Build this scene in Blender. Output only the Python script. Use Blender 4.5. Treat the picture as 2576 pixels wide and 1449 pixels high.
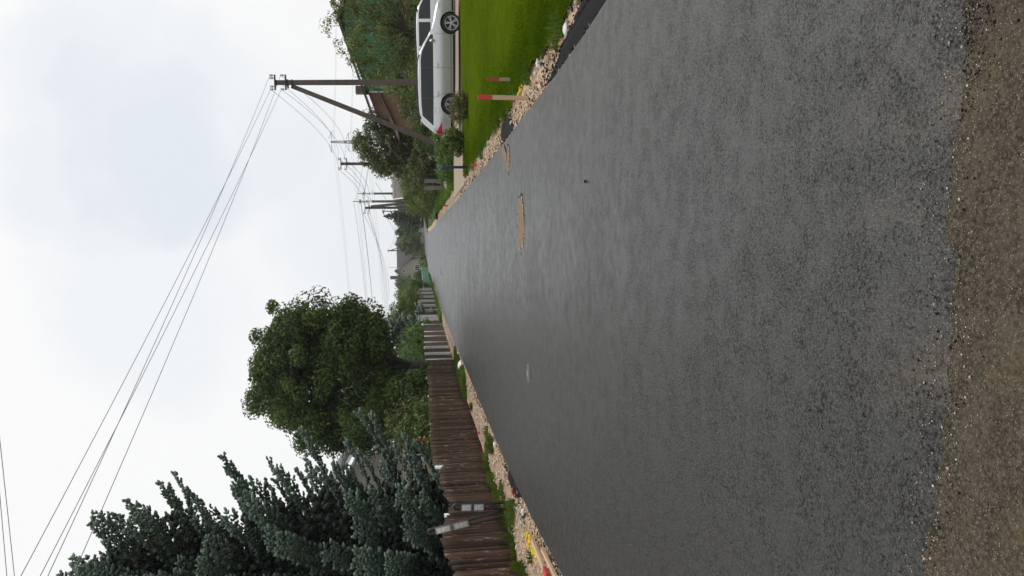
import bpy, bmesh, math, random
import numpy as np
from mathutils import Vector, Matrix

for o in list(bpy.data.objects): bpy.data.objects.remove(o)
SC = bpy.context.scene
COL = SC.collection
RND = random.Random(7)
NR = np.random.default_rng(7)
rad = math.radians

# ------------------------------------------------------------------ camera
# the photograph was taken with the phone held upright and stored on its side: up in the place is left in the picture
EYE = Vector((0, 0, 1.55))
PITCH, YAW, ROLL = math.atan(232/1981), math.atan(95/1981), rad(1.0)
R0 = Vector((math.cos(YAW), math.sin(YAW), 0)); F0 = Vector((-math.sin(YAW), math.cos(YAW), 0)); Z0 = Vector((0, 0, 1))
FV = F0*math.cos(PITCH) - Z0*math.sin(PITCH)
D0 = -F0*math.sin(PITCH) - Z0*math.cos(PITCH)
RC = R0*math.cos(ROLL) + D0*math.sin(ROLL)
DC = -R0*math.sin(ROLL) + D0*math.cos(ROLL)
cam_d = bpy.data.cameras.new('camera'); cam = bpy.data.objects.new('camera', cam_d); COL.objects.link(cam)
cam_d.sensor_width = 36; cam_d.lens = 36*1981/2576; cam_d.clip_start = 0.05; cam_d.clip_end = 3000
cx, cy, cz = DC, RC, -FV
cam.matrix_world = Matrix(((cx.x, cy.x, cz.x, EYE.x), (cx.y, cy.y, cz.y, EYE.y), (cx.z, cy.z, cz.z, EYE.z), (0, 0, 0, 1)))
SC.camera = cam

# ------------------------------------------------------------------ sky and sun: bright thin overcast
SUN_EL, SUN_AZ = rad(52), rad(35)          # azimuth from +Y towards +X
world = bpy.data.worlds.new('World'); SC.world = world; world.use_nodes = True
wn, wl = world.node_tree.nodes, world.node_tree.links
wn.clear()
wo = wn.new('ShaderNodeOutputWorld'); bg = wn.new('ShaderNodeBackground'); bg.inputs['Strength'].default_value = 0.1
sky = wn.new('ShaderNodeTexSky'); sky.sky_type = 'NISHITA'; sky.sun_disc = False
sky.sun_elevation = SUN_EL; sky.sun_rotation = SUN_AZ; sky.air_density = 1.0; sky.dust_density = 2.0
tc = wn.new('ShaderNodeTexCoord')
sep = wn.new('ShaderNodeSeparateXYZ'); wl.new(tc.outputs['Generated'], sep.inputs[0])
zc = wn.new('ShaderNodeMath'); zc.operation = 'MAXIMUM'; zc.inputs[1].default_value = 0.0; wl.new(sep.outputs['Z'], zc.inputs[0])
za = wn.new('ShaderNodeMath'); za.operation = 'ADD'; za.inputs[1].default_value = 0.35; wl.new(zc.outputs[0], za.inputs[0])
dv = wn.new('ShaderNodeVectorMath'); dv.operation = 'DIVIDE'; wl.new(tc.outputs['Generated'], dv.inputs[0])
cb = wn.new('ShaderNodeCombineXYZ'); [wl.new(za.outputs[0], cb.inputs[i]) for i in range(3)]; wl.new(cb.outputs[0], dv.inputs[1])
mp = wn.new('ShaderNodeMapping'); mp.inputs['Location'].default_value = (3.1, 0.4, 0); wl.new(dv.outputs[0], mp.inputs['Vector'])
n1 = wn.new('ShaderNodeTexNoise'); n1.inputs['Scale'].default_value = 1.25; n1.inputs['Detail'].default_value = 7; n1.inputs['Roughness'].default_value = 0.42
n1.inputs['Distortion'].default_value = 0.5
wl.new(mp.outputs[0], n1.inputs['Vector'])
# thinner blue-grey places in the white cloud sheet, their edges frayed by the noise
def wm(op, x, y=None, z=None):
    q = wn.new('ShaderNodeMath'); q.operation = op
    for i, v in enumerate((x, y, z)):
        if v is None: continue
        if isinstance(v, (int, float)): q.inputs[i].default_value = v
        else: wl.new(v, q.inputs[i])
    return q.outputs[0]
n2 = wn.new('ShaderNodeTexNoise'); n2.inputs['Scale'].default_value = 5.0; n2.inputs['Detail'].default_value = 5; n2.inputs['Roughness'].default_value = 0.5; wl.new(tc.outputs['Generated'], n2.inputs['Vector'])
nsum = wm('ADD', wm('MULTIPLY', wm('SUBTRACT', n1.outputs['Fac'], 0.5), 0.022), wm('MULTIPLY', wm('SUBTRACT', n2.outputs['Fac'], 0.5), 0.022))
thin = wm('MULTIPLY', wm('SUBTRACT', 0.40, n1.outputs['Fac']), 0.9)
for (dx, dy, dz), lo, hi, amt in [((0.199, 0.927, 0.318), 0.991, 1.0, 0.5), ((0.162, 0.942, 0.294), 0.9925, 1.0, 0.75), ((0.114, 0.953, 0.282), 0.9925, 1.0, 0.85), ((0.095, 0.942, 0.322), 0.992, 1.0, 0.5), ((0.145, 0.972, 0.187), 0.9915, 1.0, 0.5), ((0.047, 0.996, 0.075), 0.988, 1.0, 0.42), ((-0.055, 0.95, 0.308), 0.991, 1.0, 0.3), ((0.193, 0.956, 0.223), 0.9915, 1.0, 0.42)]:
    dp = wn.new('ShaderNodeVectorMath'); dp.operation = 'DOT_PRODUCT'; dp.inputs[1].default_value = (dx, dy, dz); wl.new(tc.outputs['Generated'], dp.inputs[0])
    mrn = wn.new('ShaderNodeMapRange'); mrn.interpolation_type = 'SMOOTHSTEP'; mrn.inputs['From Min'].default_value = lo; mrn.inputs['From Max'].default_value = hi; mrn.inputs['To Max'].default_value = amt
    wl.new(wm('ADD', dp.outputs['Value'], nsum), mrn.inputs['Value']); thin = wm('MAXIMUM', thin, mrn.outputs[0])
cr = wn.new('ShaderNodeValToRGB'); wl.new(thin, cr.inputs[0])
cr.color_ramp.elements[0].position = 0.0; cr.color_ramp.elements[0].color = (0.985, 0.985, 0.985, 1)
cr.color_ramp.elements[1].position = 1.0; cr.color_ramp.elements[1].color = (0.765, 0.815, 0.875, 1)
e = cr.color_ramp.elements.new(0.4); e.color = (0.885, 0.915, 0.945, 1)
sc_ = wn.new('ShaderNodeVectorMath'); sc_.operation = 'SCALE'; sc_.inputs['Scale'].default_value = 10.0; wl.new(cr.outputs[0], sc_.inputs[0])
mx = wn.new('ShaderNodeMix'); mx.data_type = 'RGBA'; mx.inputs['Factor'].default_value = 0.97
wl.new(sky.outputs[0], mx.inputs['A']); wl.new(sc_.outputs[0], mx.inputs['B'])
wl.new(mx.outputs['Result'], bg.inputs['Color']); wl.new(bg.outputs[0], wo.inputs['Surface'])

sd = bpy.data.lights.new('sun', 'SUN'); sd.energy = 1.4; sd.angle = rad(14); sd.color = (1, 0.96, 0.9)
sun = bpy.data.objects.new('sun', sd); COL.objects.link(sun)
sdir = Vector((math.sin(SUN_AZ)*math.cos(SUN_EL), math.cos(SUN_AZ)*math.cos(SUN_EL), math.sin(SUN_EL)))
sun.rotation_euler = sdir.to_track_quat('Z', 'Y').to_euler()
SC.view_settings.view_transform = 'Standard'; SC.view_settings.look = 'None'; SC.view_settings.gamma = 1.0
SC.view_settings.exposure = 0.0; SC.view_settings.use_curve_mapping = False
SC.render.engine = 'CYCLES'
SC.cycles.max_bounces = 6; SC.cycles.transparent_max_bounces = 6

# ------------------------------------------------------------------ helpers
def link(o, parent=None):
    COL.objects.link(o)
    if parent is not None: o.parent = parent
    return o

def tag(o, label=None, cat=None, group=None, kind=None):
    if label: o['label'] = label
    if cat: o['category'] = cat
    if group: o['group'] = group
    if kind: o['kind'] = kind
    return o

def thing(name, label, cat, loc=(0, 0, 0), rotz=0.0, group=None, rot=None):
    o = bpy.data.objects.new(name, None); o.empty_display_size = 0.1
    o.location = loc; o.rotation_euler = rot if rot else (0, 0, rotz)
    COL.objects.link(o)
    return tag(o, label, cat, group)

def add_mesh(name, verts, faces, mat, parent=None, smooth=False, loc=None, rot=None):
    me = bpy.data.meshes.new(name)
    me.from_pydata([tuple(v) for v in verts], [], [tuple(f) for f in faces])
    if smooth: me.polygons.foreach_set('use_smooth', [True]*len(me.polygons))
    me.materials.append(mat); me.update()
    o = bpy.data.objects.new(name, me)
    if loc is not None: o.location = loc
    if rot is not None: o.rotation_euler = rot
    return link(o, parent)

def np_mesh(name, V, F, mat, parent=None, smooth=False, tint=None):
    """V (n,3), F (m,k) all faces of k corners"""
    me = bpy.data.meshes.new(name)
    V = np.asarray(V, dtype=np.float32); F = np.asarray(F, dtype=np.int32)
    m, k = F.shape
    me.vertices.add(len(V)); me.vertices.foreach_set('co', V.ravel())
    me.loops.add(m*k); me.loops.foreach_set('vertex_index', F.ravel())
    me.polygons.add(m); me.polygons.foreach_set('loop_start', np.arange(0, m*k, k, dtype=np.int32))
    if smooth: me.polygons.foreach_set('use_smooth', np.ones(m, dtype=bool))
    if tint is not None:
        a = me.attributes.new('tint', 'FLOAT', 'FACE'); a.data.foreach_set('value', np.asarray(tint, dtype=np.float32))
    me.materials.append(mat); me.update(calc_edges=True); me.validate()
    o = bpy.data.objects.new(name, me)
    return link(o, parent)

class MB:
    def __init__(s): s.v = []; s.f = []
    def add(s, V, F):
        n = len(s.v); s.v += [tuple(p) for p in V]; s.f += [tuple(i+n for i in q) for q in F]; return s
    def box(s, c, d, R=None):
        x, y, z = d[0]/2, d[1]/2, d[2]/2
        V = [Vector(p) for p in ((-x,-y,-z),(x,-y,-z),(x,y,-z),(-x,y,-z),(-x,-y,z),(x,-y,z),(x,y,z),(-x,y,z))]
        if R is not None: V = [R @ p for p in V]
        c = Vector(c)
        return s.add([p+c for p in V], [(0,3,2,1),(4,5,6,7),(0,1,5,4),(1,2,6,5),(2,3,7,6),(3,0,4,7)])
    def b2(s, x0, x1, y0, y1, z0, z1): return s.box(((x0+x1)/2, (y0+y1)/2, (z0+z1)/2), (x1-x0, y1-y0, z1-z0))
    def bar(s, a, b, w, h=None):
        a, b = Vector(a), Vector(b); d = b-a
        R = d.to_track_quat('Z', 'X').to_matrix()
        return s.box((a+b)/2, (w, h or w, d.length), R)
    def tube(s, pts, r, n=8, cap=True):
        pts = [Vector(p) for p in pts]; m = len(pts)
        rs = r if isinstance(r, (list, tuple)) else [r]*m
        V = []; F = []
        u = None
        for i, p in enumerate(pts):
            t = (pts[min(i+1, m-1)]-pts[max(i-1, 0)]).normalized()
            if u is None: u = t.cross(Vector((0, 0, 1)) if abs(t.z) < 0.9 else Vector((1, 0, 0)))
            u = (u-t*u.dot(t)).normalized(); w = t.cross(u)
            for k in range(n):
                a = 2*math.pi*k/n
                V.append(p+(u*math.cos(a)+w*math.sin(a))*rs[i])
        for i in range(m-1):
            for k in range(n):
                a, b = i*n+k, i*n+(k+1) % n
                F.append((a, a+n, b+n, b))
        if cap:
            F.append(tuple(range(n))); F.append(tuple(reversed(range((m-1)*n, m*n))))
        return s.add(V, F)
    def lathe(s, prof, n=16, axis='z', c=(0, 0, 0), cap=True):
        """prof: (radius, height) list"""
        V = []; F = []
        for (r, h) in prof:
            for k in range(n):
                a = 2*math.pi*k/n; p = (r*math.cos(a), r*math.sin(a), h)
                if axis == 'y': p = (p[0], p[2], p[1])
                V.append((p[0]+c[0], p[1]+c[1], p[2]+c[2]))
        for i in range(len(prof)-1):
            for k in range(n):
                a, b = i*n+k, i*n+(k+1) % n
                F.append((a, b, b+n, a+n))
        if cap: F.append(tuple(reversed(range(n)))); F.append(tuple(range((len(prof)-1)*n, len(prof)*n)))
        return s.add(V, F)
    def prism(s, poly, d, R=None, o=(0, 0, 0)):
        """poly: list of 3D points, extruded by vector d"""
        n = len(poly); d = Vector(d)
        V = [Vector(p) for p in poly]+[Vector(p)+d for p in poly]
        return s.add(V, [tuple(reversed(range(n))), tuple(range(n, 2*n))]+[(i, (i+1) % n, (i+1) % n+n, i+n) for i in range(n)])
    def build(s, name, mat, parent=None, smooth=False, loc=None, rot=None):
        return add_mesh(name, s.v, s.f, mat, parent, smooth, loc, rot)

def bevel(o, w=0.005, seg=1):
    bm = bmesh.new(); bm.from_mesh(o.data)
    bmesh.ops.recalc_face_normals(bm, faces=bm.faces)
    bmesh.ops.bevel(bm, geom=[e for e in bm.edges if e.calc_face_angle(0) > 0.6], offset=w, segments=seg, affect='EDGES', clamp_overlap=True)
    bm.to_mesh(o.data); bm.free(); return o

def rise(y):
    """the street climbs very gently far away"""
    t = max(0.0, y-80.0)
    return 2.4e-5*t*t if t < 260 else 2.4e-5*260*260+2*2.4e-5*260*(t-260)*0.6

def copy_tree(o, parent=None):
    c = o.copy(); COL.objects.link(c); c.parent = parent
    for ch in list(o.children):
        copy_tree(ch, c)
    return c

# ------------------------------------------------------------------ materials
def new_mat(name):
    m = bpy.data.materials.new(name); m.use_nodes = True
    n = m.node_tree.nodes; n.clear()
    out = n.new('ShaderNodeOutputMaterial'); b = n.new('ShaderNodeBsdfPrincipled')
    m.node_tree.links.new(b.outputs[0], out.inputs['Surface'])
    return m, n, m.node_tree.links, b, out

def ramp(n, stops):
    r = n.new('ShaderNodeValToRGB'); el = r.color_ramp.elements
    el[0].position, el[0].color = stops[0][0], (*stops[0][1], 1)
    el[1].position, el[1].color = stops[-1][0], (*stops[-1][1], 1)
    for p, c in stops[1:-1]:
        q = el.new(p); q.color = (*c, 1)
    return r

def noise(n, l, scale, detail=4, rough=0.55, vec=None, stretch=None):
    t = n.new('ShaderNodeTexNoise'); t.inputs['Scale'].default_value = scale; t.inputs['Detail'].default_value = detail; t.inputs['Roughness'].default_value = rough
    if vec is None:
        c = n.new('ShaderNodeTexCoord'); vec = c.outputs['Object']
    if stretch:
        mp_ = n.new('ShaderNodeMapping'); mp_.inputs['Scale'].default_value = stretch; l.new(vec, mp_.inputs['Vector']); vec = mp_.outputs[0]
    l.new(vec, t.inputs['Vector']); return t

def mixc(n, l, fac, a, b, mode='MIX'):
    m = n.new('ShaderNodeMix'); m.data_type = 'RGBA'; m.blend_type = mode
    for key, val in (('Factor', fac), ('A', a), ('B', b)):
        if isinstance(val, (int, float)): m.inputs[key].default_value = val
        elif isinstance(val, tuple): m.inputs[key].default_value = (*val, 1)
        else: l.new(val, m.inputs[key])
    return m.outputs['Result']

def bumpn(n, l, b, h, strength, dist=0.01):
    t = n.new('ShaderNodeBump'); t.inputs['Strength'].default_value = strength; t.inputs['Distance'].default_value = dist
    l.new(h, t.inputs['Height']); l.new(t.outputs[0], b.inputs['Normal']); return t

def mat(name, col, rough=0.7, var=0.18, scale=8.0, bump=0.0, metal=0.0, stretch=None, spec=0.5, rand=0.0, fine=None):
    m, n, l, b, out = new_mat(name)
    b.inputs['Roughness'].default_value = rough; b.inputs['Metallic'].default_value = metal; b.inputs['Specular IOR Level'].default_value = spec
    t = noise(n, l, scale, 5, 0.6, stretch=stretch)
    lo = tuple(c*(1-var) for c in col); hi = tuple(min(1, c*(1+var)) for c in col)
    r = ramp(n, [(0.3, lo), (0.7, hi)]); l.new(t.outputs['Fac'], r.inputs[0])
    c = r.outputs[0]
    if rand:
        oi = n.new('ShaderNodeObjectInfo'); mr = n.new('ShaderNodeMapRange'); mr.inputs['To Min'].default_value = 1-rand; mr.inputs['To Max'].default_value = 1+rand
        l.new(oi.outputs['Random'], mr.inputs['Value'])
        cbn = n.new('ShaderNodeCombineXYZ'); [l.new(mr.outputs[0], cbn.inputs[i]) for i in range(3)]
        c = mixc(n, l, 1.0, c, cbn.outputs[0], 'MULTIPLY')
    l.new(c, b.inputs['Base Color'])
    if bump: bumpn(n, l, b, t.outputs['Fac'], bump)
    return m

def leaf_mat(name, dark, mid, light, trans=0.3, rough=0.5, spec=0.3):
    m, n, l, b, out = new_mat(name)
    a = n.new('ShaderNodeAttribute'); a.attribute_name = 'tint'
    r = ramp(n, [(0.0, dark), (0.55, mid), (1.0, light)]); l.new(a.outputs['Fac'], r.inputs[0])
    l.new(r.outputs[0], b.inputs['Base Color']); b.inputs['Roughness'].default_value = rough; b.inputs['Specular IOR Level'].default_value = spec
    t = n.new('ShaderNodeBsdfTranslucent'); l.new(r.outputs[0], t.inputs['Color'])
    mxs = n.new('ShaderNodeMixShader'); mxs.inputs[0].default_value = trans
    l.new(b.outputs[0], mxs.inputs[1]); l.new(t.outputs[0], mxs.inputs[2]); l.new(mxs.outputs[0], out.inputs['Surface'])
    return m

def asphalt_mat(name, pit, film, speck, rough, grain, thr, speckamt, bumps, spec=0.5, tan=None, dust=None):
    """rolled asphalt: smooth grey mastic broken by clusters of dark stony pits, single pale chips"""
    m, n, l, b, out = new_mat(name)
    c = n.new('ShaderNodeTexCoord').outputs['Object']
    def mth(op, x, y=None, z=None):
        q = n.new('ShaderNodeMath'); q.operation = op
        for i, v in enumerate((x, y, z)):
            if v is None: continue
            if isinstance(v, (int, float)): q.inputs[i].default_value = v
            else: l.new(v, q.inputs[i])
        return q.outputs[0]
    def mr(x, a0, a1, b0=0.0, b1=1.0):
        q = n.new('ShaderNodeMapRange'); l.new(x, q.inputs['Value'])
        for k_, v in zip(('From Min', 'From Max', 'To Min', 'To Max'), (a0, a1, b0, b1)): q.inputs[k_].default_value = v
        return q.outputs[0]
    big = noise(n, l, 0.8, 3, 0.5, c).outputs['Fac']; med = noise(n, l, 5.5, 4, 0.6, c).outputs['Fac']
    fin = noise(n, l, grain, 5, 0.72, c).outputs['Fac']; f2 = noise(n, l, grain*3.1, 3, 0.7, c).outputs['Fac']
    def cells(sc_i):
        vo = n.new('ShaderNodeTexVoronoi'); vo.inputs['Scale'].default_value = sc_i; l.new(c, vo.inputs['Vector'])
        sp = n.new('ShaderNodeSeparateColor'); l.new(vo.outputs['Color'], sp.inputs[0]); return sp.outputs[0], vo.outputs['Distance']
    c1, d1 = cells(grain*1.25); c2, d2 = cells(grain*2.7)
    st = mth('ADD', mth('MULTIPLY', c1, 0.55), mth('MULTIPLY', c2, 0.45))
    rim = mth('MULTIPLY', mr(d1, 0.30, 0.62, 1.0, 0.35), mr(d2, 0.3, 0.65, 1.0, 0.55))
    stony = mth('MULTIPLY', mr(st, 0.2, 0.8, 0.1, 1.0), rim)
    s = mth('ADD', mth('MULTIPLY', fin, 0.55), mth('MULTIPLY_ADD', med, 0.3, mth('MULTIPLY', big, 0.15)))
    f = mr(s, thr-0.06, thr+0.06)
    lev = mth('ADD', mth('MULTIPLY', f, 0.38), mth('MULTIPLY', mth('MULTIPLY', stony, 1.75), mth('SUBTRACT', 1.0, mth('MULTIPLY', f, 0.5))))
    col = mixc(n, l, lev, pit, film)
    # slow tonal drift of the laid lanes
    lane = noise(n, l, 0.5, 3, 0.5, c, stretch=(1.6, 0.12, 1)).outputs['Fac']
    q = n.new('ShaderNodeCombineXYZ'); v = mr(lane, 0.3, 0.7, 0.92, 1.08); [l.new(v, q.inputs[i]) for i in range(3)]
    col = mixc(n, l, 1.0, col, q.outputs[0], 'MULTIPLY')
    if tan:
        tn = noise(n, l, 2.1, 6, 0.65, c).outputs['Fac']; col = mixc(n, l, mr(tn, tan[1], tan[1]+0.2, 0, tan[2]), col, tan[0])
        tn = noise(n, l, 9.0, 5, 0.7, c).outputs['Fac']; col = mixc(n, l, mr(tn, 0.58, 0.70, 0, 0.4), col, pit)
    if dust:
        sy = n.new('ShaderNodeSeparateXYZ'); l.new(c, sy.inputs[0])
        dn = noise(n, l, 3.2, 5, 0.65, c, stretch=(1.0, 0.35, 1)).outputs['Fac']
        k = mth('MULTIPLY', mr(sy.outputs['Y'], dust[1], dust[2], 1.0, 0.0), mr(dn, 0.5, 0.72, 0.0, 0.75))
        col = mixc(n, l, k, col, dust[0])
        dn = noise(n, l, 1.1, 6, 0.7, c).outputs['Fac']; col = mixc(n, l, mr(dn, 0.68, 0.78, 0.0, 0.2), col, dust[0])
    for sc_i, am in ((grain*2.6, speckamt), (grain*4.6, speckamt*1.6)):
        vo = n.new('ShaderNodeTexVoronoi'); vo.inputs['Scale'].default_value = sc_i; l.new(c, vo.inputs['Vector'])
        sp = n.new('ShaderNodeSeparateColor'); l.new(vo.outputs['Color'], sp.inputs[0])
        k = mth('MULTIPLY', mth('GREATER_THAN', sp.outputs[0], 1-am), mth('LESS_THAN', vo.outputs['Distance'], mth('MULTIPLY_ADD', sp.outputs[1], 0.3, 0.08)))
        col = mixc(n, l, mth('MULTIPLY', k, mth('MULTIPLY_ADD', sp.outputs[2], 0.7, 0.3)), col, speck)
    l.new(col, b.inputs['Base Color'])
    l.new(mr(f, 0, 1, rough+0.12, rough-0.05), b.inputs['Roughness']); l.new(mth('MULTIPLY', mr(lev, 0.05, 0.6, 0.1, 1.0), spec), b.inputs['Specular IOR Level'])
    hh = mth('ADD', lev, mth('MULTIPLY', f2, 0.4))
    bumpn(n, l, b, hh, bumps, 0.004)
    return m

M = {}
M['asphalt'] = asphalt_mat('new_asphalt', (0.004, 0.004, 0.004), (0.049, 0.0475, 0.044), (0.24, 0.225, 0.20), 0.33, 74, 0.50, 0.012, 0.6, 0.5, dust=((0.13, 0.10, 0.06), 2.1, 2.75))
M['old_asphalt'] = asphalt_mat('old_asphalt', (0.024, 0.020, 0.015), (0.112, 0.094, 0.068), (0.50, 0.47, 0.41), 0.85, 66, 0.49, 0.075, 0.8, 0.15, ((0.15, 0.11, 0.065), 0.48, 0.5))
M['loose_asphalt'] = mat('loose_asphalt', (0.010, 0.010, 0.0105), 0.85, 0.5, 60, 1.0, spec=0.12)
M['gravel_bed'] = mat('gravel_bed', (0.46, 0.33, 0.225), 0.95, 0.4, 30, 1.0, spec=0.1)
M['sand'] = mat('sand', (0.215, 0.16, 0.108), 0.95, 0.5, 40, 1.2, spec=0.1)
M['drive'] = mat('driveway_gravel', (0.36, 0.29, 0.22), 0.95, 0.22, 14, 0.6, spec=0.1)
M['soil'] = mat('grassy_soil', (0.055, 0.085, 0.022), 0.95, 0.45, 1.2, 0.5, spec=0.05)
M['lawn_soil'] = mat('lawn_soil', (0.058, 0.092, 0.003), 1.0, 0.25, 2.5, 0.3, spec=0.0)
M['stone'] = None
def stone_mat():
    m, n, l, b, out = new_mat('pebbles')
    a = n.new('ShaderNodeAttribute'); a.attribute_name = 'tint'
    r = ramp(n, [(0, (0.30, 0.20, 0.13)), (0.3, (0.50, 0.37, 0.25)), (0.6, (0.60, 0.48, 0.35)), (0.85, (0.52, 0.47, 0.41)), (1, (0.78, 0.73, 0.64))])
    l.new(a.outputs['Fac'], r.inputs[0]); l.new(r.outputs[0], b.inputs['Base Color']); b.inputs['Roughness'].default_value = 0.9
    return m
M['stone'] = stone_mat()
M['black_crumb'] = mat('asphalt_crumbs', (0.010, 0.010, 0.0105), 0.8, 0.4, 40, spec=0.15)
M['yellow_stone'] = mat('yellow_sprayed_stones', (0.78, 0.56, 0.02), 0.6, 0.15, 30)
M['grass'] = leaf_mat('grass_blades', (0.045, 0.080, 0.009), (0.082, 0.135, 0.015), (0.17, 0.23, 0.04), 0.25, 0.7, 0.1)
M['lawn'] = leaf_mat('lawn_blades', (0.0445, 0.0827, 0.0020), (0.0636, 0.1102, 0.0025), (0.1007, 0.1537, 0.0050), 0.2, 0.9, 0.0)
M['far_grass'] = leaf_mat('bright_rough_grass', (0.075, 0.14, 0.014), (0.12, 0.215, 0.024), (0.19, 0.29, 0.05), 0.3, 0.7, 0.1)
M['dry_grass'] = leaf_mat('dry_grass_blades', (0.14, 0.13, 0.04), (0.22, 0.21, 0.07), (0.35, 0.32, 0.14), 0.25, 0.6)
M['linden'] = leaf_mat('linden_leaves', (0.030, 0.058, 0.012), (0.074, 0.128, 0.024), (0.155, 0.225, 0.048), 0.3, 0.55, 0.2)
M['birch'] = leaf_mat('willow_leaves', (0.0650, 0.0975, 0.0182), (0.1365, 0.1885, 0.0390), (0.2470, 0.2990, 0.0845), 0.3)
M['apple'] = leaf_mat('apple_leaves', (0.0650, 0.0850, 0.0225), (0.1313, 0.1600, 0.0450), (0.2250, 0.2500, 0.0938), 0.28)
M['shrub'] = leaf_mat('shrub_leaves', (0.0468, 0.0806, 0.0130), (0.1040, 0.1625, 0.0260), (0.2080, 0.2730, 0.0546), 0.26)
M['shrub_warm'] = leaf_mat('warm_shrub_leaves', (0.0540, 0.0720, 0.0168), (0.1140, 0.1260, 0.0300), (0.2640, 0.1800, 0.0600), 0.25)
M['bright'] = leaf_mat('bright_leaves', (0.0633, 0.1265, 0.0230), (0.1150, 0.2185, 0.0403), (0.2070, 0.3220, 0.0690), 0.28)
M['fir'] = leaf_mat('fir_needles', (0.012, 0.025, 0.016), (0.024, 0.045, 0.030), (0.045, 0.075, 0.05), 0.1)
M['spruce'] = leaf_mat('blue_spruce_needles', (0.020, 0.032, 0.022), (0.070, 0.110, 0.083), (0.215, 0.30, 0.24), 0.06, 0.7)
M['bark'] = mat('bark', (0.075, 0.060, 0.045), 0.9, 0.4, 14, 0.8, stretch=(1, 1, 0.25))
M['cone'] = mat('spruce_cones', (0.22, 0.12, 0.05), 0.8, 0.3, 30)
M['flower'] = mat('red_petals', (0.55, 0.02, 0.025), 0.5, 0.2, 20)
M['concrete'] = mat('pole_concrete', (0.092, 0.075, 0.062), 0.85, 0.25, 6, 0.4)
M['concrete_light'] = mat('post_concrete', (0.20, 0.19, 0.16), 0.9, 0.3, 6, 0.5)
M['steel_dark'] = mat('painted_steel_arm', (0.028, 0.026, 0.027), 0.6, 0.3, 15)
M['galv'] = mat('galvanised_steel', (0.22, 0.24, 0.26), 0.5, 0.2, 8, 0, 0.5)
M['porcelain'] = mat('porcelain', (0.52, 0.53, 0.54), 0.25, 0.1, 20)
M['wire'] = mat('wire', (0.16, 0.165, 0.17), 0.6, 0.1, 10)
M['white_pipe'] = mat('white_painted_pipe', (0.66, 0.67, 0.66), 0.5, 0.15, 18)
M['black_pipe'] = mat('black_plastic_pipe', (0.016, 0.016, 0.018), 0.42, 0.4, 14)
M['old_pipe'] = mat('weathered_pipe', (0.030, 0.022, 0.021), 0.6, 0.5, 14)
M['grey_plate'] = mat('grey_plate', (0.15, 0.15, 0.155), 0.5, 0.2, 12)
M['blue_plate'] = mat('blue_plate', (0.035, 0.05, 0.13), 0.5, 0.2, 12)
M['card'] = mat('label_card', (0.62, 0.63, 0.58), 0.6, 0.08, 30)
M['ink'] = mat('ink', (0.06, 0.06, 0.06), 0.7, 0.1, 30)
M['red_paint'] = mat('red_paint', (0.50, 0.045, 0.03), 0.6, 0.15, 30)
M['red_faded'] = mat('faded_red_paint', (0.30, 0.05, 0.035), 0.7, 0.25, 30)
M['pine'] = mat('raw_pine', (0.52, 0.37, 0.23), 0.75, 0.22, 12, 0.2, stretch=(1, 1, 0.15))
M['pine_grey'] = mat('weathered_pine', (0.34, 0.25, 0.18), 0.8, 0.25, 12, 0.2, stretch=(1, 1, 0.15))
M['blue_paint'] = mat('blue_paint', (0.022, 0.045, 0.115), 0.5, 0.2, 14)
M['granite'] = mat('pink_granite', (0.36, 0.28, 0.22), 0.85, 0.3, 9, 0.5)
M['grey_stone'] = mat('grey_stone', (0.24, 0.24, 0.22), 0.85, 0.25, 14, 0.4)
M['lid_grey'] = mat('dusty_lid', (0.13, 0.125, 0.11), 0.85, 0.5, 30, 0.6, spec=0.2)
M['white_stone'] = mat('white_slab', (0.74, 0.73, 0.69), 0.7, 0.1, 10)

def slat_mat(name, base, fleck, amt):
    m, n, l, b, out = new_mat(name)
    oi = n.new('ShaderNodeObjectInfo'); c = n.new('ShaderNodeTexCoord').outputs['Object']
    off = n.new('ShaderNodeVectorMath'); off.operation = 'ADD'; l.new(c, off.inputs[0])
    sc2 = n.new('ShaderNodeMath'); sc2.operation = 'MULTIPLY'; sc2.inputs[1].default_value = 57; l.new(oi.outputs['Random'], sc2.inputs[0])
    cbn = n.new('ShaderNodeCombineXYZ'); [l.new(sc2.outputs[0], cbn.inputs[i]) for i in range(3)]; l.new(cbn.outputs[0], off.inputs[1])
    g = noise(n, l, 26, 5, 0.65, off.outputs[0], stretch=(1, 1, 0.12))
    r = ramp(n, [(0.25, tuple(x*0.55 for x in base)), (0.6, base), (0.8, tuple(x*1.45 for x in base))]); l.new(g.outputs['Fac'], r.inputs[0])
    k = noise(n, l, 20, 6, 0.75, off.outputs[0], stretch=(1, 1, 0.22))
    kr = n.new('ShaderNodeMapRange'); kr.inputs['From Min'].default_value = amt; kr.inputs['From Max'].default_value = amt+0.06; l.new(k.outputs['Fac'], kr.inputs['Value'])
    col = mixc(n, l, kr.outputs[0], r.outputs[0], fleck)
    mr = n.new('ShaderNodeMapRange'); mr.inputs['To Min'].default_value = 0.5; mr.inputs['To Max'].default_value = 1.5; l.new(oi.outputs['Random'], mr.inputs['Value'])
    c2 = n.new('ShaderNodeCombineXYZ'); [l.new(mr.outputs[0], c2.inputs[i]) for i in range(3)]
    col = mixc(n, l, 1.0, col, c2.outputs[0], 'MULTIPLY')
    l.new(col, b.inputs['Base Color']); b.inputs['Roughness'].default_value = 0.8; b.inputs['Specular IOR Level'].default_value = 0.18
    bumpn(n, l, b, g.outputs['Fac'], 0.5, 0.006)
    return m
M['slat'] = slat_mat('brown_stained_slats', (0.078, 0.050, 0.036), (0.36, 0.25, 0.17), 0.585)
M['panel'] = slat_mat('brown_gate_boards', (0.082, 0.054, 0.042), (0.2, 0.14, 0.10), 0.70)
M['dark_panel'] = slat_mat('dark_fence_boards', (0.030, 0.022, 0.020), (0.06, 0.05, 0.045), 0.8)
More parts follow.
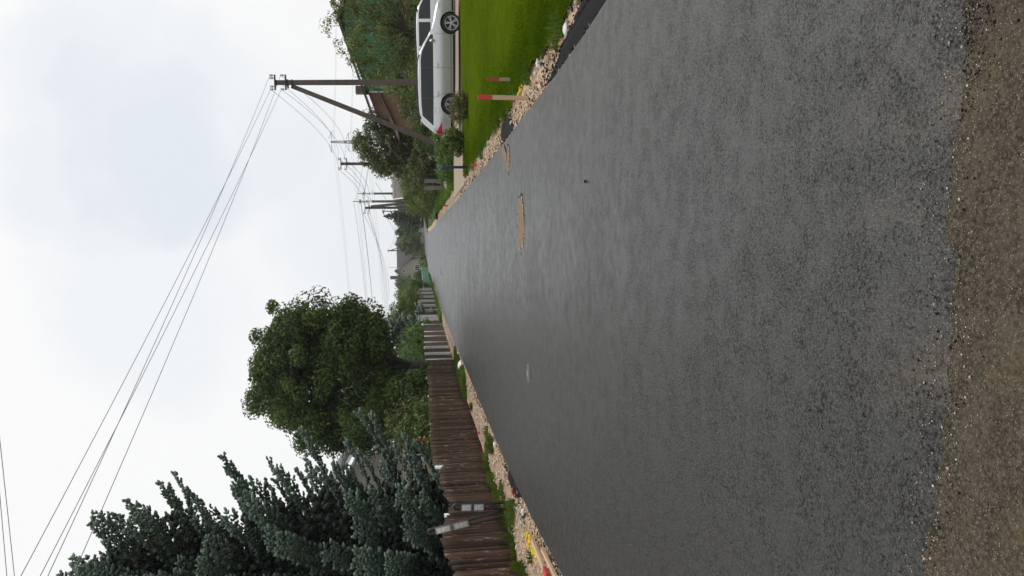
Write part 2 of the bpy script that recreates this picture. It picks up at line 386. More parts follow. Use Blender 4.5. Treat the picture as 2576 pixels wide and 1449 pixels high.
M['white_brick'] = mat('white_brick', (0.60, 0.59, 0.57), 0.8, 0.2, 10, 0.3, rand=0.12)
M['mortar'] = mat('mortar', (0.22, 0.21, 0.20), 0.95, 0.2, 12)
M['cream_brick'] = mat('cream_brick', (0.56, 0.48, 0.34), 0.85, 0.12, 9, 0.3, rand=0.14)
M['cream_mortar'] = mat('brown_mortar', (0.20, 0.14, 0.08), 0.95, 0.2, 12)
M['cap'] = mat('pillar_cap', (0.16, 0.15, 0.13), 0.7, 0.2, 10)
M['green_panel'] = mat('green_panel', (0.025, 0.20, 0.115), 0.5, 0.2, 3)
M['white_paint'] = mat('white_paint', (0.74, 0.75, 0.75), 0.5, 0.06, 10)
M['plaster_grey'] = mat('grey_plaster', (0.29, 0.27, 0.23), 0.9, 0.12, 3, 0.2)
M['plaster_brown'] = mat('brown_plaster', (0.22, 0.13, 0.085), 0.9, 0.15, 3, 0.2)
M['plaster_pale'] = mat('pale_plaster', (0.46, 0.41, 0.34), 0.9, 0.12, 3, 0.2)
M['green_board'] = mat('green_painted_boards', (0.045, 0.165, 0.075), 0.6, 0.3, 5, 0.2, stretch=(1, 1, 0.1), rand=0.2)
M['green_metal'] = mat('green_roof_metal', (0.022, 0.05, 0.027), 0.7, 0.25, 4, spec=0.2)
M['brown_roof'] = mat('brown_roof', (0.11, 0.07, 0.055), 0.7, 0.25, 5, 0.3)
M['slate'] = mat('grey_slate_roof', (0.105, 0.10, 0.102), 0.8, 0.2, 6, 0.3)
M['slate_brown'] = mat('brown_slate_roof', (0.15, 0.125, 0.125), 0.8, 0.15, 6, 0.3)
M['glass'] = mat('window_glass', (0.02, 0.025, 0.03), 0.08, 0.2, 2)
M['pane_light'] = mat('curtained_pane', (0.30, 0.32, 0.33), 0.2, 0.15, 3)

# ------------------------------------------------------------------ the setting: ground, street, verges, lawn, driveway
def interp(pts, y):
    return float(np.interp(y, [p[0] for p in pts], [p[1] for p in pts]))
LEFT = [(-6, -3.5), (6, -3.55), (8.5, -3.66), (11, -3.87), (13.5, -3.95), (18.7, -4.02), (30, -4.14), (58, -4.3), (80, -3.95), (100, -3.5), (126, -2.9), (150, -1.9), (190, 1.0), (215, 3.2), (250, 8), (290, 16), (330, 28)]
RIGHT = [(-6, 2.6), (3.5, 2.35), (5, 2.12), (6.3, 2.02), (8.7, 1.95), (12.3, 1.93), (24, 1.97), (66, 2.4), (100, 2.6), (130, 3.2), (155, 4.6), (190, 7.5), (215, 10), (250, 15), (290, 23), (330, 35)]
FENCE = [(4, -5.5), (12, -5.38), (19, -5.35), (30, -5.3), (38, -5.25), (60, -5.2), (85, -4.3), (100, -3.95), (126, -3.35), (150, -2.3)]

def jit(y, s, a):
    return a*(math.sin(y*s)+0.6*math.sin(y*s*2.3+1.7)+0.4*math.sin(y*s*5.1+0.6))

def strip(name, ys, fl, fr, fz, mat_, nx=2, parent=None):
    V = []; F = []
    for y in ys:
        a, b = fl(y), fr(y)
        for i in range(nx+1):
            x = a+(b-a)*i/nx; V.append((x, y, fz(x, y)))
    for j in range(len(ys)-1):
        for i in range(nx):
            p = j*(nx+1)+i; F.append((p, p+1, p+nx+2, p+nx+1))
    return add_mesh(name, V, F, mat_, parent, True)

def yrange(a, b, near=0.25, grow=1.03, mx_=8):
    ys = [a]; s = near
    while ys[-1] < b:
        ys.append(ys[-1]+s); s = min(mx_, s*grow)
    ys[-1] = b; return ys

# base ground: one sheet to the horizon
gx = [-900, -400, -200, -100, -60, -40, -25, -15, -10, -6, -4.5, -2, 0, 1, 2.5, 4, 6, 10, 15, 25, 40, 60, 100, 200, 400, 900]
gy = [-60, -30, -10, 0, 5, 10, 15, 20, 26, 34, 45, 60, 80, 100, 125, 150, 180, 215, 250, 290, 340, 420, 600, 900, 1600]
V = [(x, y, rise(y)-0.11) for y in gy for x in gx]
F = [(j*len(gx)+i, j*len(gx)+i+1, (j+1)*len(gx)+i+1, (j+1)*len(gx)+i) for j in range(len(gy)-1) for i in range(len(gx)-1)]
tag(add_mesh('ground', V, F, M['soil'], smooth=True), kind='structure')

# new asphalt with its ragged front edge and a real thickness
SEAM = [(-3.7, 2.42), (-2.6, 2.36), (-1.6, 2.33), (-1.05, 2.31), (-0.85, 2.265), (-0.58, 2.22), (-0.34, 2.19), (-0.12, 2.185), (-0.05, 2.165), (0.02, 2.205), (0.1, 2.215), (0.28, 2.19), (0.36, 2.165), (0.48, 2.14), (0.6, 2.155), (0.71, 2.15), (1.1, 2.12), (1.8, 2.1), (2.45, 2.06)]
def seam(x): return interp(SEAM, x)+0.006*math.sin(x*31)+0.005*math.sin(x*83+1)+0.004*math.sin(x*190)+0.003*math.sin(x*410)
def road():
    nx = 260
    ys = [0.0]+[0.05*i for i in range(1, 9)]+[0.6, 1.0, 1.6, 2.5, 3.6, 5, 7, 9, 12, 15, 19, 24, 30, 38, 48, 58, 70, 80, 95, 110, 126, 138, 150, 165, 180, 195, 210, 225, 240, 260, 280, 300, 325]
    V = []; F = []
    for j, t in enumerate(ys):
        for i in range(nx+1):
            u = i/nx
            yy = 2.2+t
            a, b = interp(LEFT, yy)+jit(yy, 1.7, 0.012), interp(RIGHT, yy)+jit(yy+9, 1.9, 0.012)
            x = a+(b-a)*u
            y = seam(x)+t if t < 0.7 else yy
            crown = 0.03*(1-(2*u-1)**2)*min(1, t/2)
            V.append((x, y, rise(y)+crown+0.0))
    for j in range(len(ys)-1):
        for i in range(nx):
            p = j*(nx+1)+i; F.append((p, p+1, p+nx+2, p+nx+1))
    # skirts
    def skirt(idx, dx, dy):
        k = len(V)
        for q in idx: V.append((V[q][0]+dx, V[q][1]+dy, V[q][2]-0.055 if dx else -0.014))
        for m_ in range(len(idx)-1): F.append((idx[m_], k+m_, k+m_+1, idx[m_+1]))
    skirt(list(range(nx+1)), 0, -0.045)
    skirt([j*(nx+1) for j in range(len(ys))][::-1], -0.05, 0)
    skirt([j*(nx+1)+nx for j in range(len(ys))], 0.05, 0)
    return tag(add_mesh('road', V, F, M['asphalt'], smooth=False), kind='structure')
road()
# old asphalt in front, a few centimetres lower
tag(strip('old_road', [-6, -2, 0, 1, 1.6, 2.0, 2.3, 2.6, 3.2], lambda y: -9, lambda y: 9, lambda x, y: -0.010, M['old_asphalt'], 12), kind='structure')

def seam_stones():
    n = 7000; x = NR.uniform(-2.4, 2.4, n); off = NR.normal(-0.03, 0.06, n); sx = np.array([seam(v) for v in x])
    r = NR.lognormal(math.log(0.0014), 0.5, n).clip(0.0007, 0.006)
    k = NR.random(n) < 0.4
    for nm, sel, mt, lab in (('seam_grit', k, M['stone'], 'tan grit crumbled along the seam between new and old asphalt'), ('seam_crumbs', ~k, M['black_crumb'], 'black crumbs broken off along the front edge of the new asphalt')):
        o_ = off[sel]-(0.0 if nm == 'seam_grit' else -0.012); z = np.where(o_ < 0, -0.009, 0.002)
        stones(nm, np.stack([x[sel], sx[sel]+o_, z+r[sel]*0.3], 1), r[sel], mt, label=lab)
YS = yrange(3.0, 140, 0.3)
def bumpz(x, y): return 0.012*math.sin(x*9+y*3.1)+0.012*math.sin(x*4.3-y*5.7)+0.008*math.sin(y*11+x*13)
tag(strip('gravel_shoulder_right', YS, lambda y: interp(RIGHT, y)-0.05, lambda y: interp(RIGHT, y)+0.62+jit(y, 0.9, 0.05), lambda x, y: rise(y)-0.045+bumpz(x, y)*0.8, M['gravel_bed'], 6), kind='structure')
tag(strip('gravel_shoulder_left', YS, lambda y: interp(FENCE, y)-0.15, lambda y: interp(LEFT, y)+0.06, lambda x, y: rise(y)-0.05+bumpz(x, y), M['gravel_bed'], 10), kind='structure')
# lawn on the right, driveway behind it, rough grass beyond
def lawn_l(y): return interp(RIGHT, y)+0.5+jit(y, 1.3, 0.045)
tag(strip('lawn', yrange(3.0, 26.7, 0.25, 1.0), lawn_l, lambda y: 22, lambda x, y: 0.012*math.sin(x*1.1)*math.sin(y*0.8)+0.01+min(0.04, max(0, (x-2.5)*0.03)), M['lawn_soil'], 24), kind='structure')
tag(strip('driveway', yrange(26.6, 36.0, 0.4, 1.0), lambda y: interp(RIGHT, y)+0.25, lambda y: 26 if y < 33.4 else max(interp(RIGHT, y)+0.35, 26-(y-33.4)*24), lambda x, y: -0.004, M['drive'], 16), kind='structure')

# ------------------------------------------------------------------ loose stones, crumbs, grass (stuff)
_ph = (1+5**0.5)/2
ICO_V = np.array([(-1,_ph,0),(1,_ph,0),(-1,-_ph,0),(1,-_ph,0),(0,-1,_ph),(0,1,_ph),(0,-1,-_ph),(0,1,-_ph),(_ph,0,-1),(_ph,0,1),(-_ph,0,-1),(-_ph,0,1)])/math.sqrt(1+_ph*_ph)
ICO_F = np.array([(0,11,5),(0,5,1),(0,1,7),(0,7,10),(0,10,11),(1,5,9),(5,11,4),(11,10,2),(10,7,6),(7,1,8),(3,9,4),(3,4,2),(3,2,6),(3,6,8),(3,8,9),(4,9,5),(2,4,11),(6,2,10),(8,6,7),(9,8,1)])

OCT_V = np.array([(1, 0, 0), (0, 1, 0), (-1, 0, 0), (0, -1, 0), (0, 0, 1), (0, 0, -1)], float)*1.12
OCT_F = np.array([(0, 1, 4), (1, 2, 4), (2, 3, 4), (3, 0, 4), (1, 0, 5), (2, 1, 5), (3, 2, 5), (0, 3, 5)])
def stones(name, P, R, mat_, flat=0.65, tint=None, label=None, parent=None, smooth=True):
    """P (n,3) centres, R (n) radii; the larger stones get more facets"""
    Vs = []; Fs = []; Ts = []; off = 0; tint = NR.random(len(P)) if tint is None else tint
    for sel, BV, BF in ((R >= 0.013, ICO_V, ICO_F), (R < 0.013, OCT_V, OCT_F)):
        p, r, n, k = P[sel], R[sel], int(sel.sum()), len(BV)
        if n == 0: continue
        V = BV[None]*NR.uniform(0.72, 1.25, (n, k, 1))*NR.uniform(0.7, 1.3, (n, 1, 3))*np.array([1, 1, flat])
        a = NR.uniform(0, 6.283, n); c, s = np.cos(a)[:, None], np.sin(a)[:, None]
        V = np.stack([V[:, :, 0]*c-V[:, :, 1]*s, V[:, :, 0]*s+V[:, :, 1]*c, V[:, :, 2]], 2)*r[:, None, None]+p[:, None, :]
        Vs.append(V.reshape(-1, 3)); Fs.append((BF[None]+(np.arange(n)*k)[:, None, None]).reshape(-1, 3)+off); Ts.append(np.repeat(tint[sel], len(BF))); off += n*k
    o = np_mesh(name, np.concatenate(Vs), np.concatenate(Fs), mat_, parent, smooth, np.concatenate(Ts))
    return tag(o, label, None, None, 'stuff')

def scatter(n, y0, y1, fl, fr, power=1.6):
    """denser near the camera"""
    u = NR.random(n)**power; y = y0+(y1-y0)*u
    a = np.array([fl(v) for v in y]); b = np.array([fr(v) for v in y])
    x = a+(b-a)*NR.random(n)
    return x, y

RZ = np.vectorize(rise)
seam_stones()
n = 1500; x = NR.normal(0.62, 0.11, n); y = NR.normal(2.09, 0.05, n); r = NR.lognormal(math.log(0.0014), 0.5, n).clip(0.001, 0.008)
k = y < np.array([seam(v) for v in x]); x, y, r = x[k], y[k], r[k]
stones('bitumen_crumbs', np.stack([x, y, -0.0105+r*0.3], 1), r, M['black_crumb'], label='dark scatter of bitumen crumbs on the old asphalt in the near corner')
n = 17000
x, y = scatter(n, 4.0, 75, lambda v: interp(RIGHT, v)+0.03, lambda v: interp(RIGHT, v)+0.56+jit(v, 0.9, 0.06))
r = NR.lognormal(math.log(0.0072), 0.6, n).clip(0.003, 0.035)*(1+y*0.010)
stones('gravel_stones', np.stack([x, y, RZ(y)-0.035+r*0.25], 1), r, M['stone'], label='pale pebbles and broken stone along the right road edge')
n = 24000
x, y = scatter(n, 7.0, 85, lambda v: interp(FENCE, v)+0.25, lambda v: interp(LEFT, v)-0.02, 1.5)
r = NR.lognormal(math.log(0.008), 0.6, n).clip(0.003, 0.038)*(1+y*0.010)
stones('gravel_stones', np.stack([x, y, RZ(y)-0.035+r*0.25], 1), r, M['stone'], label='pinkish pebbles and gravel between brown fence and road')

# black asphalt spilled over the shoulders: lumpy dark sheets and crumbs
def spill(poly, label, n, seed):
    rg = random.Random(seed)
    P = [Vector((p[0], p[1], 0)) for p in poly]; c = sum(P, Vector())/len(P)
    V = []; F = []; rings = 6; m = len(P)*4
    out = []
    for i in range(len(P)):
        a, b = P[i], P[(i+1) % len(P)]
        for k in range(4): out.append(a.lerp(b, k/4)+Vector((rg.uniform(-.03, .03), rg.uniform(-.06, .06), 0)))
    for j in range(rings+1):
        f = j/rings
        for q in out:
            p = c.lerp(q, f); V.append((p.x, p.y, -0.03+0.04*(1-f*f)+rg.uniform(-.008, .008)))
    for j in range(rings):
        for i in range(m): F.append((j*m+i, j*m+(i+1) % m, (j+1)*m+(i+1) % m, (j+1)*m+i))
    o = add_mesh('asphalt_spill', V, F, M['loose_asphalt'], None, True)
    tag(o, label, 'asphalt')
    mn = [min(p.x for p in P)-.1, min(p.y for p in P)-.4]; mxx = [max(p.x for p in P)+.12, max(p.y for p in P)+.4]
    x = NR.uniform(mn[0], mxx[0], n); y = NR.uniform(mn[1], mxx[1], n); r = NR.uniform(0.008, 0.02, n)
    k = stones('crumbs', np.stack([x, y, -0.02+r*0.3], 1), r, M['black_crumb'], parent=o)
spill([(2.0, 4.2), (2.62, 4.6), (2.52, 6.4), (2.36, 7.3), (2.3, 8.0), (2.2, 8.6), (2.07, 9.2), (1.97, 9.6), (1.97, 6.0)], 'black asphalt crumbs spilled on the right shoulder beside the lawn corner', 700, 3)
spill([(1.97, 12.9), (2.3, 13.3), (2.42, 13.9), (2.36, 14.8), (2.15, 15.0), (1.98, 14.6)], 'small heap of black asphalt on the right shoulder beyond the tall stake', 120, 4)
spill([(-3.95, 12.4), (-4.12, 12.8), (-4.25, 13.6), (-4.28, 14.4), (-4.05, 14.6), (-3.92, 13.6)], 'strip of black asphalt on the left shoulder in front of the leaning cable loops', 160, 5)
n = 900
x, y = scatter(n, 5, 30, lambda v: interp(RIGHT, v)+0.0, lambda v: interp(RIGHT, v)+0.30); r = NR.uniform(0.006, 0.016, n)*(1+y*0.01)
stones('asphalt_crumbs', np.stack([x, y, -0.028+r*0.4], 1), r, M['black_crumb'], label='black asphalt crumbs scattered along the right road edge')
n = 700
x, y = scatter(n, 8, 25, lambda v: interp(LEFT, v)-0.28, lambda v: interp(LEFT, v)); r = NR.uniform(0.006, 0.016, n)*(1+y*0.01)
stones('asphalt_crumbs', np.stack([x, y, -0.028+r*0.4], 1), r, M['black_crumb'], label='black asphalt crumbs scattered along the left road edge')
# sprayed yellow marks on the stones
def yellow(cx_, cy_, sx, sy, n, label):
    t = NR.normal(0, 1, n); x = cx_+sx*NR.normal(0, 1, n)*0.5-0.35*sx*t; y = cy_+sy*t
    r = NR.uniform(0.012, 0.03, n)
    stones('yellow_paint_stones', np.stack([x, y, -0.012+r*0.5], 1), r, M['yellow_stone'], label=label)
yellow(-4.27, 11.0, 0.16, 0.42, 85, 'stones sprayed bright yellow beside the lying stakes')
yellow(2.42, 11.9, 0.05, 0.14, 16, 'few stones sprayed yellow beside the tall standing stake')

def blades(name, x, y, z, h, w, mat_, lean=0.35, label=None, kind='stuff', seg2=True, parent=None):
    n = len(x); a = NR.uniform(0, 6.283, n); la = NR.uniform(0, 6.283, n); le = NR.random(n)*lean*h
    dx, dy = np.cos(a)*w/2, np.sin(a)*w/2
    ox, oy = np.cos(la)*le, np.sin(la)*le
    o_ = np.zeros(n)
    if seg2:
        V = np.stack([np.stack([x-dx, y-dy, z], 1), np.stack([x+dx, y+dy, z], 1),
                      np.stack([x+dx*.8+ox*.35, y+dy*.8+oy*.35, z+h*.6], 1), np.stack([x-dx*.8+ox*.35, y-dy*.8+oy*.35, z+h*.6], 1),
                      np.stack([x+ox, y+oy, z+h*(1-0.25*le/np.maximum(h, 1e-6))], 1)], 1)
        F = np.array([(0, 1, 2), (0, 2, 3), (3, 2, 4)]); k = 5
    else:
        V = np.stack([np.stack([x-dx, y-dy, z], 1), np.stack([x+dx, y+dy, z], 1), np.stack([x+ox, y+oy, z+h], 1)], 1)
        F = np.array([(0, 1, 2)]); k = 3
    FF = F[None]+(np.arange(n)*k)[:, None, None]
    pt_ = 0.5+0.3*np.sin(x*1.9+1.3*np.sin(y*.7))*np.sin(y*1.3+x*.4)+0.15*np.sin(x*5.1+y*3.7)
    t = np.repeat(np.clip(NR.random(n)*.7+pt_-.35, 0, 1), len(F))
    o = np_mesh(name, V.reshape(-1, 3), FF.reshape(-1, 3), mat_, parent, False, t)
    return tag(o, label, None, None, kind)

# mown lawn
n = 160000
u = NR.random(n); y = 5.5+21.3*u**1.15; xl = np.array([lawn_l(v) for v in y])
x = xl+(np.minimum(13.5, 0.52*y+0.5)-xl)*NR.random(n)
h = NR.uniform(0.02, 0.05, n); blades('lawn_grass', x, y, np.full(n, 0.02), h, NR.uniform(0.006, 0.012, n)*(1+y*0.03), M['lawn'], 0.7, 'smooth mown green lawn in front of the silver car', seg2=False)

def tufts(name, spots, per, hh, spread, mat_, label, w=0.007):
    X = []; Y = []; H = []; Zz = []
    for (tx, ty, s) in spots:
        k = int(per*s)
        rr = spread*s*np.sqrt(NR.random(k)); aa = NR.uniform(0, 6.283, k)
        X.append(tx+rr*np.cos(aa)); Y.append(ty+rr*np.sin(aa)); H.append(hh*s**0.5*NR.uniform(0.45, 1.1, k)*(1-0.4*rr/(spread*s))); Zz.append(np.full(k, rise(ty)-0.03))
    X, Y, H, Zz = map(np.concatenate, (X, Y, H, Zz))
    return blades(name, X, Y, Zz, H, np.full(len(X), w)*(1+Y*0.03), mat_, 0.85, label)
rg = random.Random(11)
sp = [(interp(RIGHT, v)+0.52+rg.uniform(-.06, .12), v+rg.uniform(-.15, .15), rg.uniform(0.5, 1.3)) for v in [6.6, 6.9, 7.4, 7.7, 8.3, 8.6, 8.8, 9.6, 10.2, 11.0, 11.2, 12.4, 12.6, 13.0, 14.2, 15.1, 15.4, 15.7, 16.6, 18.2, 19.4, 21.0, 22.5, 24.8, 25.8]]
tufts('edge_grass_tufts', sp, 170, 0.17, 0.16, M['grass'], 'shaggy grass tufts along the lawn edge beside the gravel')
sp = [(interp(RIGHT, v)+0.42+rg.uniform(-.1, .1), v, rg.uniform(0.3, 0.7)) for v in [6.9, 8.7, 9.0, 10.5, 12.7, 15.2, 21.5, 25]]
tufts('dry_grass_tufts', sp, 40, 0.22, 0.14, M['dry_grass'], 'thin dry grass stems on the right gravel edge', 0.005)
# left verge grass by the fence
n = 30000
x, y = scatter(n, 8.5, 19.7, lambda v: interp(FENCE, v)+0.02, lambda v: interp(FENCE, v)+0.42+0.2*math.sin(v*1.3+0.6)+0.14*math.sin(v*3.7), 1.0)
keep = (0.5+0.5*np.sin(x*7.3+y*2.1)*np.sin(y*3.3-x*2.0)+0.35*np.sin(y*9.1+x*5)) > NR.random(n)*1.0+0.05; x, y = x[keep], y[keep]; n = len(x)
blades('verge_grass', x, y, np.full(n, -0.05), NR.uniform(0.03, 0.17, n)*np.where(x < -5.15, 1.2, 0.6)*(0.65+0.5*np.sin(y*2.7+1)**2), NR.uniform(0.006, 0.011, n)*1.3, M['grass'], 0.8, 'green grass at the foot of the brown fence')
sp = [(-4.5+rg.uniform(-.25, .2), 9.3+rg.uniform(-.7, .6), 1.0) for i in range(9)]+[(-4.62, 13.6, 1.2), (-4.75, 14.0, 1.2), (-4.5, 13.5, .8), (-4.55, 11.4, .5), (-4.35, 17.4, 1.1), (-4.45, 18.0, 1.2), (-4.4, 18.8, .9), (-4.9, 24.5, .8)]
tufts('verge_tufts', sp, 190, 0.2, 0.2, M['grass'], 'taller grass tufts on the left gravel verge')
n = 9000
x, y = scatter(n, 27.5, 35.5, lambda v: interp(FENCE, v)+0.05, lambda v: interp(LEFT, v)-0.25+0.15*math.sin(v*2), 1.0)
blades('verge_grass', x, y, np.full(n, -0.05), NR.uniform(0.05, 0.2, n), NR.uniform(0.016, 0.025, n), M['grass'], 0.8, 'patch of green grass beside the gate entrance')
n = 15000
x, y = scatter(n, 57, 118, lambda v: interp(FENCE, v)+0.05, lambda v: interp(LEFT, v)-0.1+0.12*math.sin(v*1.7), 1.0)
blades('verge_grass', x, y, RZ(y)-0.05, NR.uniform(0.08, 0.38, n)*(0.6+0.4*np.sin(y*0.9)**2), NR.uniform(0.03, 0.05, n), M['far_grass'], 0.7, 'bright grass verge before the white brick pillars')
# bright rough grass right of the road, beyond the driveway
n = 26000
x, y = scatter(n, 34.5, 74, lambda v: interp(RIGHT, v)+0.75+0.1*math.sin(v), lambda v: interp(RIGHT, v)+(3.6 if v < 42 else 1.7), 1.0)
blades('rough_grass', x, y, RZ(y)-0.08, NR.uniform(0.1, 0.42, n), NR.uniform(0.02, 0.035, n), M['far_grass'], 0.8, 'bright uncut grass beyond the driveway on the right')

# ------------------------------------------------------------------ sand-filled openings in the new road
def patch(name, c, rx, ry, mat_, label, cat, seed, rim=True):
    rg = random.Random(seed); t = thing(name, label, cat, (c[0], c[1], 0))
    z0 = 0.03*(1-((2*(c[0]-(-4))/6-1)**2))
    m = 72; V = [(0, 0, z0-0.0)]; F = []
    ed = [1+rg.uniform(-.07, .07)+.06*math.sin(i*.47+seed)+.05*math.sin(i*1.1+2*seed) for i in range(m)]
    for j, f in enumerate((0.5, 0.86, 1.0)):
        for i in range(m):
            a = 6.2832*i/m; V.append((rx*f*ed[i]*math.cos(a), ry*f*ed[i]*math.sin(a), z0+(0.014, 0.011, 0.004)[j]+rg.uniform(-.003, .003)))
    V[0] = (0, 0, z0+0.015)
    for i in range(m): F.append((0, 1+i, 1+(i+1) % m))
    for j in range(2):
        for i in range(m): F.append((1+j*m+i, 1+(j+1)*m+i, 1+(j+1)*m+(i+1) % m, 1+j*m+(i+1) % m))
    add_mesh('fill', V, F, mat_, t, True)
    if rim:
        k = int(150*rx); a = NR.uniform(0, 6.283, k); f = NR.uniform(0.9, 1.06, k); r = NR.uniform(0.008, 0.02, k)
        stones('edge_stones', np.stack([rx*f*np.cos(a), ry*f*np.sin(a), np.full(k, z0)+0.004], 1), r*.8, M['stone'], 0.7, parent=t)
        k = int(k*1.1); a = NR.uniform(0, 6.283, k); f = NR.uniform(0.88, 1.2, k); r = NR.uniform(0.004, 0.013, k)
        stones('edge_crumbs', np.stack([rx*f*np.cos(a), ry*f*np.sin(a), np.full(k, z0)+0.004], 1), r, M['black_crumb'], 0.7, parent=t)
    return t
patch('sand_patch', (0.40, 11.77), 0.40, 0.37, M['sand'], 'large round opening filled with tan sand in mid road', 'road patch', 1)
p_ = patch('sand_patch', (1.55, 13.46), 0.22, 0.20, M['sand'], 'smaller sandy opening with a sand smear by the right road edge', 'road patch', 2)
MB().add([(-0.05, 0.1, 0.028), (0.12, 0.14, 0.026), (0.38, 0.75, 0.016), (0.22, 0.95, 0.019), (0.0, 0.5, 0.024)], [(0, 1, 2, 3, 4)]).build('sand_smear', M['sand'], p_)
c_ = patch('valve_cover', (-1.76, 11.06), 0.15, 0.145, M['lid_grey'], 'small round grey valve cover in the left half of the road', 'cover', 3, False)
MB().lathe([(0.06, 0.036), (0.06, 0.05), (0.045, 0.052)], 14).build('cap', M['galv'], c_)
for (px, py, r, lab) in [(0.62, 7.1, 0.018, 'single black crumb on the grey road, far right of the tan smear'), (-1.35, 57, 0.06, 'dark lump on the distant road, first of three'), (-1.5, 56, 0.05, 'dark lump on the distant road, second of three'), (-1.62, 55, 0.05, 'dark lump on the distant road, third of three')]:
    o = stones('asphalt_lump', np.array([[0., 0., 0.]]), np.array([r]), M['black_crumb']); del o['kind']
    o.location = (px, py, 0.034); tag(o, lab, 'lump')

# ------------------------------------------------------------------ the brown slat fence on the left
def half_round(name, w, d, h, seed, mat_):
    """a slab-wood slat: rounded front face (+X towards the street), flat back, slightly crooked"""
    rg = random.Random(seed); V = []; F = []; prof = [(0, -.5), (.55, -.42), (.92, -.2), (1, 0.02), (.9, .22), (.5, .43), (0, .5)]
    b1, b2 = rg.uniform(-.012, .012), rg.uniform(-.012, .012)
    lev = [0, .2, .42, .63, .84, 1.0]; n = len(prof)
    for z in lev:
        ox = b1*math.sin(z*3.1)+rg.uniform(-.003, .003); oy = b2*math.sin(z*4+1); k = 1+rg.uniform(-.06, .06)
        for (a, b) in prof: V.append((a*d*k+ox*0.5, b*w*k+oy, z*h))
    for j in range(len(lev)-1):
        for i in range(n): F.append((j*n+i, j*n+(i+1) % n, (j+1)*n+(i+1) % n, (j+1)*n+i))
    F.append(tuple(reversed(range(n)))); F.append(tuple(range((len(lev)-1)*n, len(lev)*n)))
    me = bpy.data.meshes.new(name); me.from_pydata(V, [], F); me.materials.append(mat_)
    me.polygons.foreach_set('use_smooth', [len(p.vertices) == 4 for p in me.polygons]); me.update(); return me

TOP = [(4, 1.05), (6.5, 1.2), (9, 1.0), (10.8, 1.2), (12.0, 1.06), (12.78, 1.06), (13.0, 1.08), (13.63, 1.17), (14.13, 1.23), (14.66, 1.22), (15.36, 1.13), (16.04, 1.02), (16.34, 1.0), (17.15, 1.09), (18.0, 1.14), (18.5, 1.14), (19.1, 1.12), (19.5, 1.02), (19.72, 0.98), (19.76, 1.22), (20.2, 1.28), (21.3, 1.33), (22.6, 1.29), (24.3, 1.30), (26, 1.32), (28.5, 1.28), (31, 1.26), (33, 1.31), (35, 1.26), (37.7, 1.13)]
fence = thing('slat_fence', 'long brown fence of half-round wooden slats with wavy top', 'fence', (-5.35, 4, -0.04))
slat_me = [half_round('slat', 0.104, 0.05, 1.0, s, M['slat']) for s in range(7)]
y = 5.6; i = 0
while y < 37.6:
    o = bpy.data.objects.new('slat', slat_me[RND.randrange(7)])
    fx = interp(FENCE, y)
    o.location = (fx+5.35+RND.uniform(-.008, .012), y-4, RND.uniform(-.03, .03))
    t = interp(TOP, y)+0.04+RND.uniform(-.015, .012)
    o.scale = (RND.uniform(.85, 1.2), RND.uniform(.84, 1.05), t)
    o.rotation_euler = (RND.gauss(0, .012), RND.gauss(0, .008), RND.uniform(-.12, .12))
    if 16.45 < y < 16.6: o.rotation_euler = (0.055, 0, 0)
    link(o, fence); y += RND.uniform(0.108, 0.122)
for z in (0.28, 0.86):
    MB().tube([(interp(FENCE, v)+5.35-0.03, v-4, z) for v in (4, 8, 12, 16, 20, 25, 30, 35, 37.6)], 0.028, 6).build('rail', M['slat'], fence)
for py, h in ((5.2, 1.2), (8.6, 1.15), (12.1, 1.12), (16.05, 1.17), (19.66, 1.29), (24.6, 1.36), (29.2, 1.36), (33.4, 1.38)):
    p = MB().tube([(interp(FENCE, py)+5.35-0.075, py-4, 0), (interp(FENCE, py)+5.35-0.075, py-4, h)], 0.042, 12).build('post', M['white_pipe'], fence, True)

# panels and gate beyond the slat fence, white posts between them
def board_panel(t, a, b, z0, z1, mat_, n, thick=0.022):
    a, b = Vector(a), Vector(b); d = (b-a); L = d.length; ang = math.atan2(d.y, d.x)
    R = Matrix.Rotation(ang, 3, 'Z'); w = L/n
    for k in range(n):
        c = a+d*((k+0.5)/n); hh = (z1-z0)+RND.uniform(-.015, .015)
        MB().box((0, 0, 0), (w-0.008, thick, hh)).build('board', mat_, t, loc=(c.x, c.y, z0+hh/2), rot=(0, 0, ang+RND.gauss(0, .01)))
def post_pipe(t, p, h, r=0.035, mat_=None, name='post'):
    return MB().tube([(p[0], p[1], -0.05), (p[0], p[1], h)], r, 10).build(name, mat_ or M['white_pipe'], t, True)
gx_ = -5.2
gate = thing('board_gate', 'dark brown board gate with thick white posts beside the tree trunk', 'gate', (0, 0, 0))
board_panel(gate, (gx_-0.02, 37.75, 0), (gx_-0.05, 39.7, 0), 0.06, 1.22, M['dark_panel'], 16)
post_pipe(gate, (gx_+0.04, 37.66), 1.34)
MB().b2(gx_-.02, gx_+.10, 39.75, 39.87, 0.05, 1.38).build('post', M['white_pipe'], gate)
board_panel(gate, (gx_-0.04, 39.95, 0), (gx_-0.04, 42.3, 0), 0.06, 1.2, M['dark_panel'], 18)
MB().b2(gx_-.02, gx_+.10, 42.4, 42.52, 0.05, 1.40).build('post', M['white_pipe'], gate)
MB().b2(gx_-.02, gx_+.04, 42.05, 42.4, 1.33, 1.38).build('brace', M['white_pipe'], gate)
pf = thing('board_fence', 'brown board fence with thin white posts beyond the dark gate', 'fence', (0, 0, 0))
segs = [(42.6, 44.8, 1.32), (44.9, 48.0, 1.30), (48.1, 50.8, 1.30), (50.9, 55.7, 1.32), (55.8, 59.2, 1.3)]
for (a, b, h) in segs:
    board_panel(pf, (gx_, a, 0), (gx_, b, 0), 0.05, h, M['panel'], max(4, int((b-a)/0.2)))
    post_pipe(pf, (gx_+0.05, b+0.04), h+0.04, 0.032)
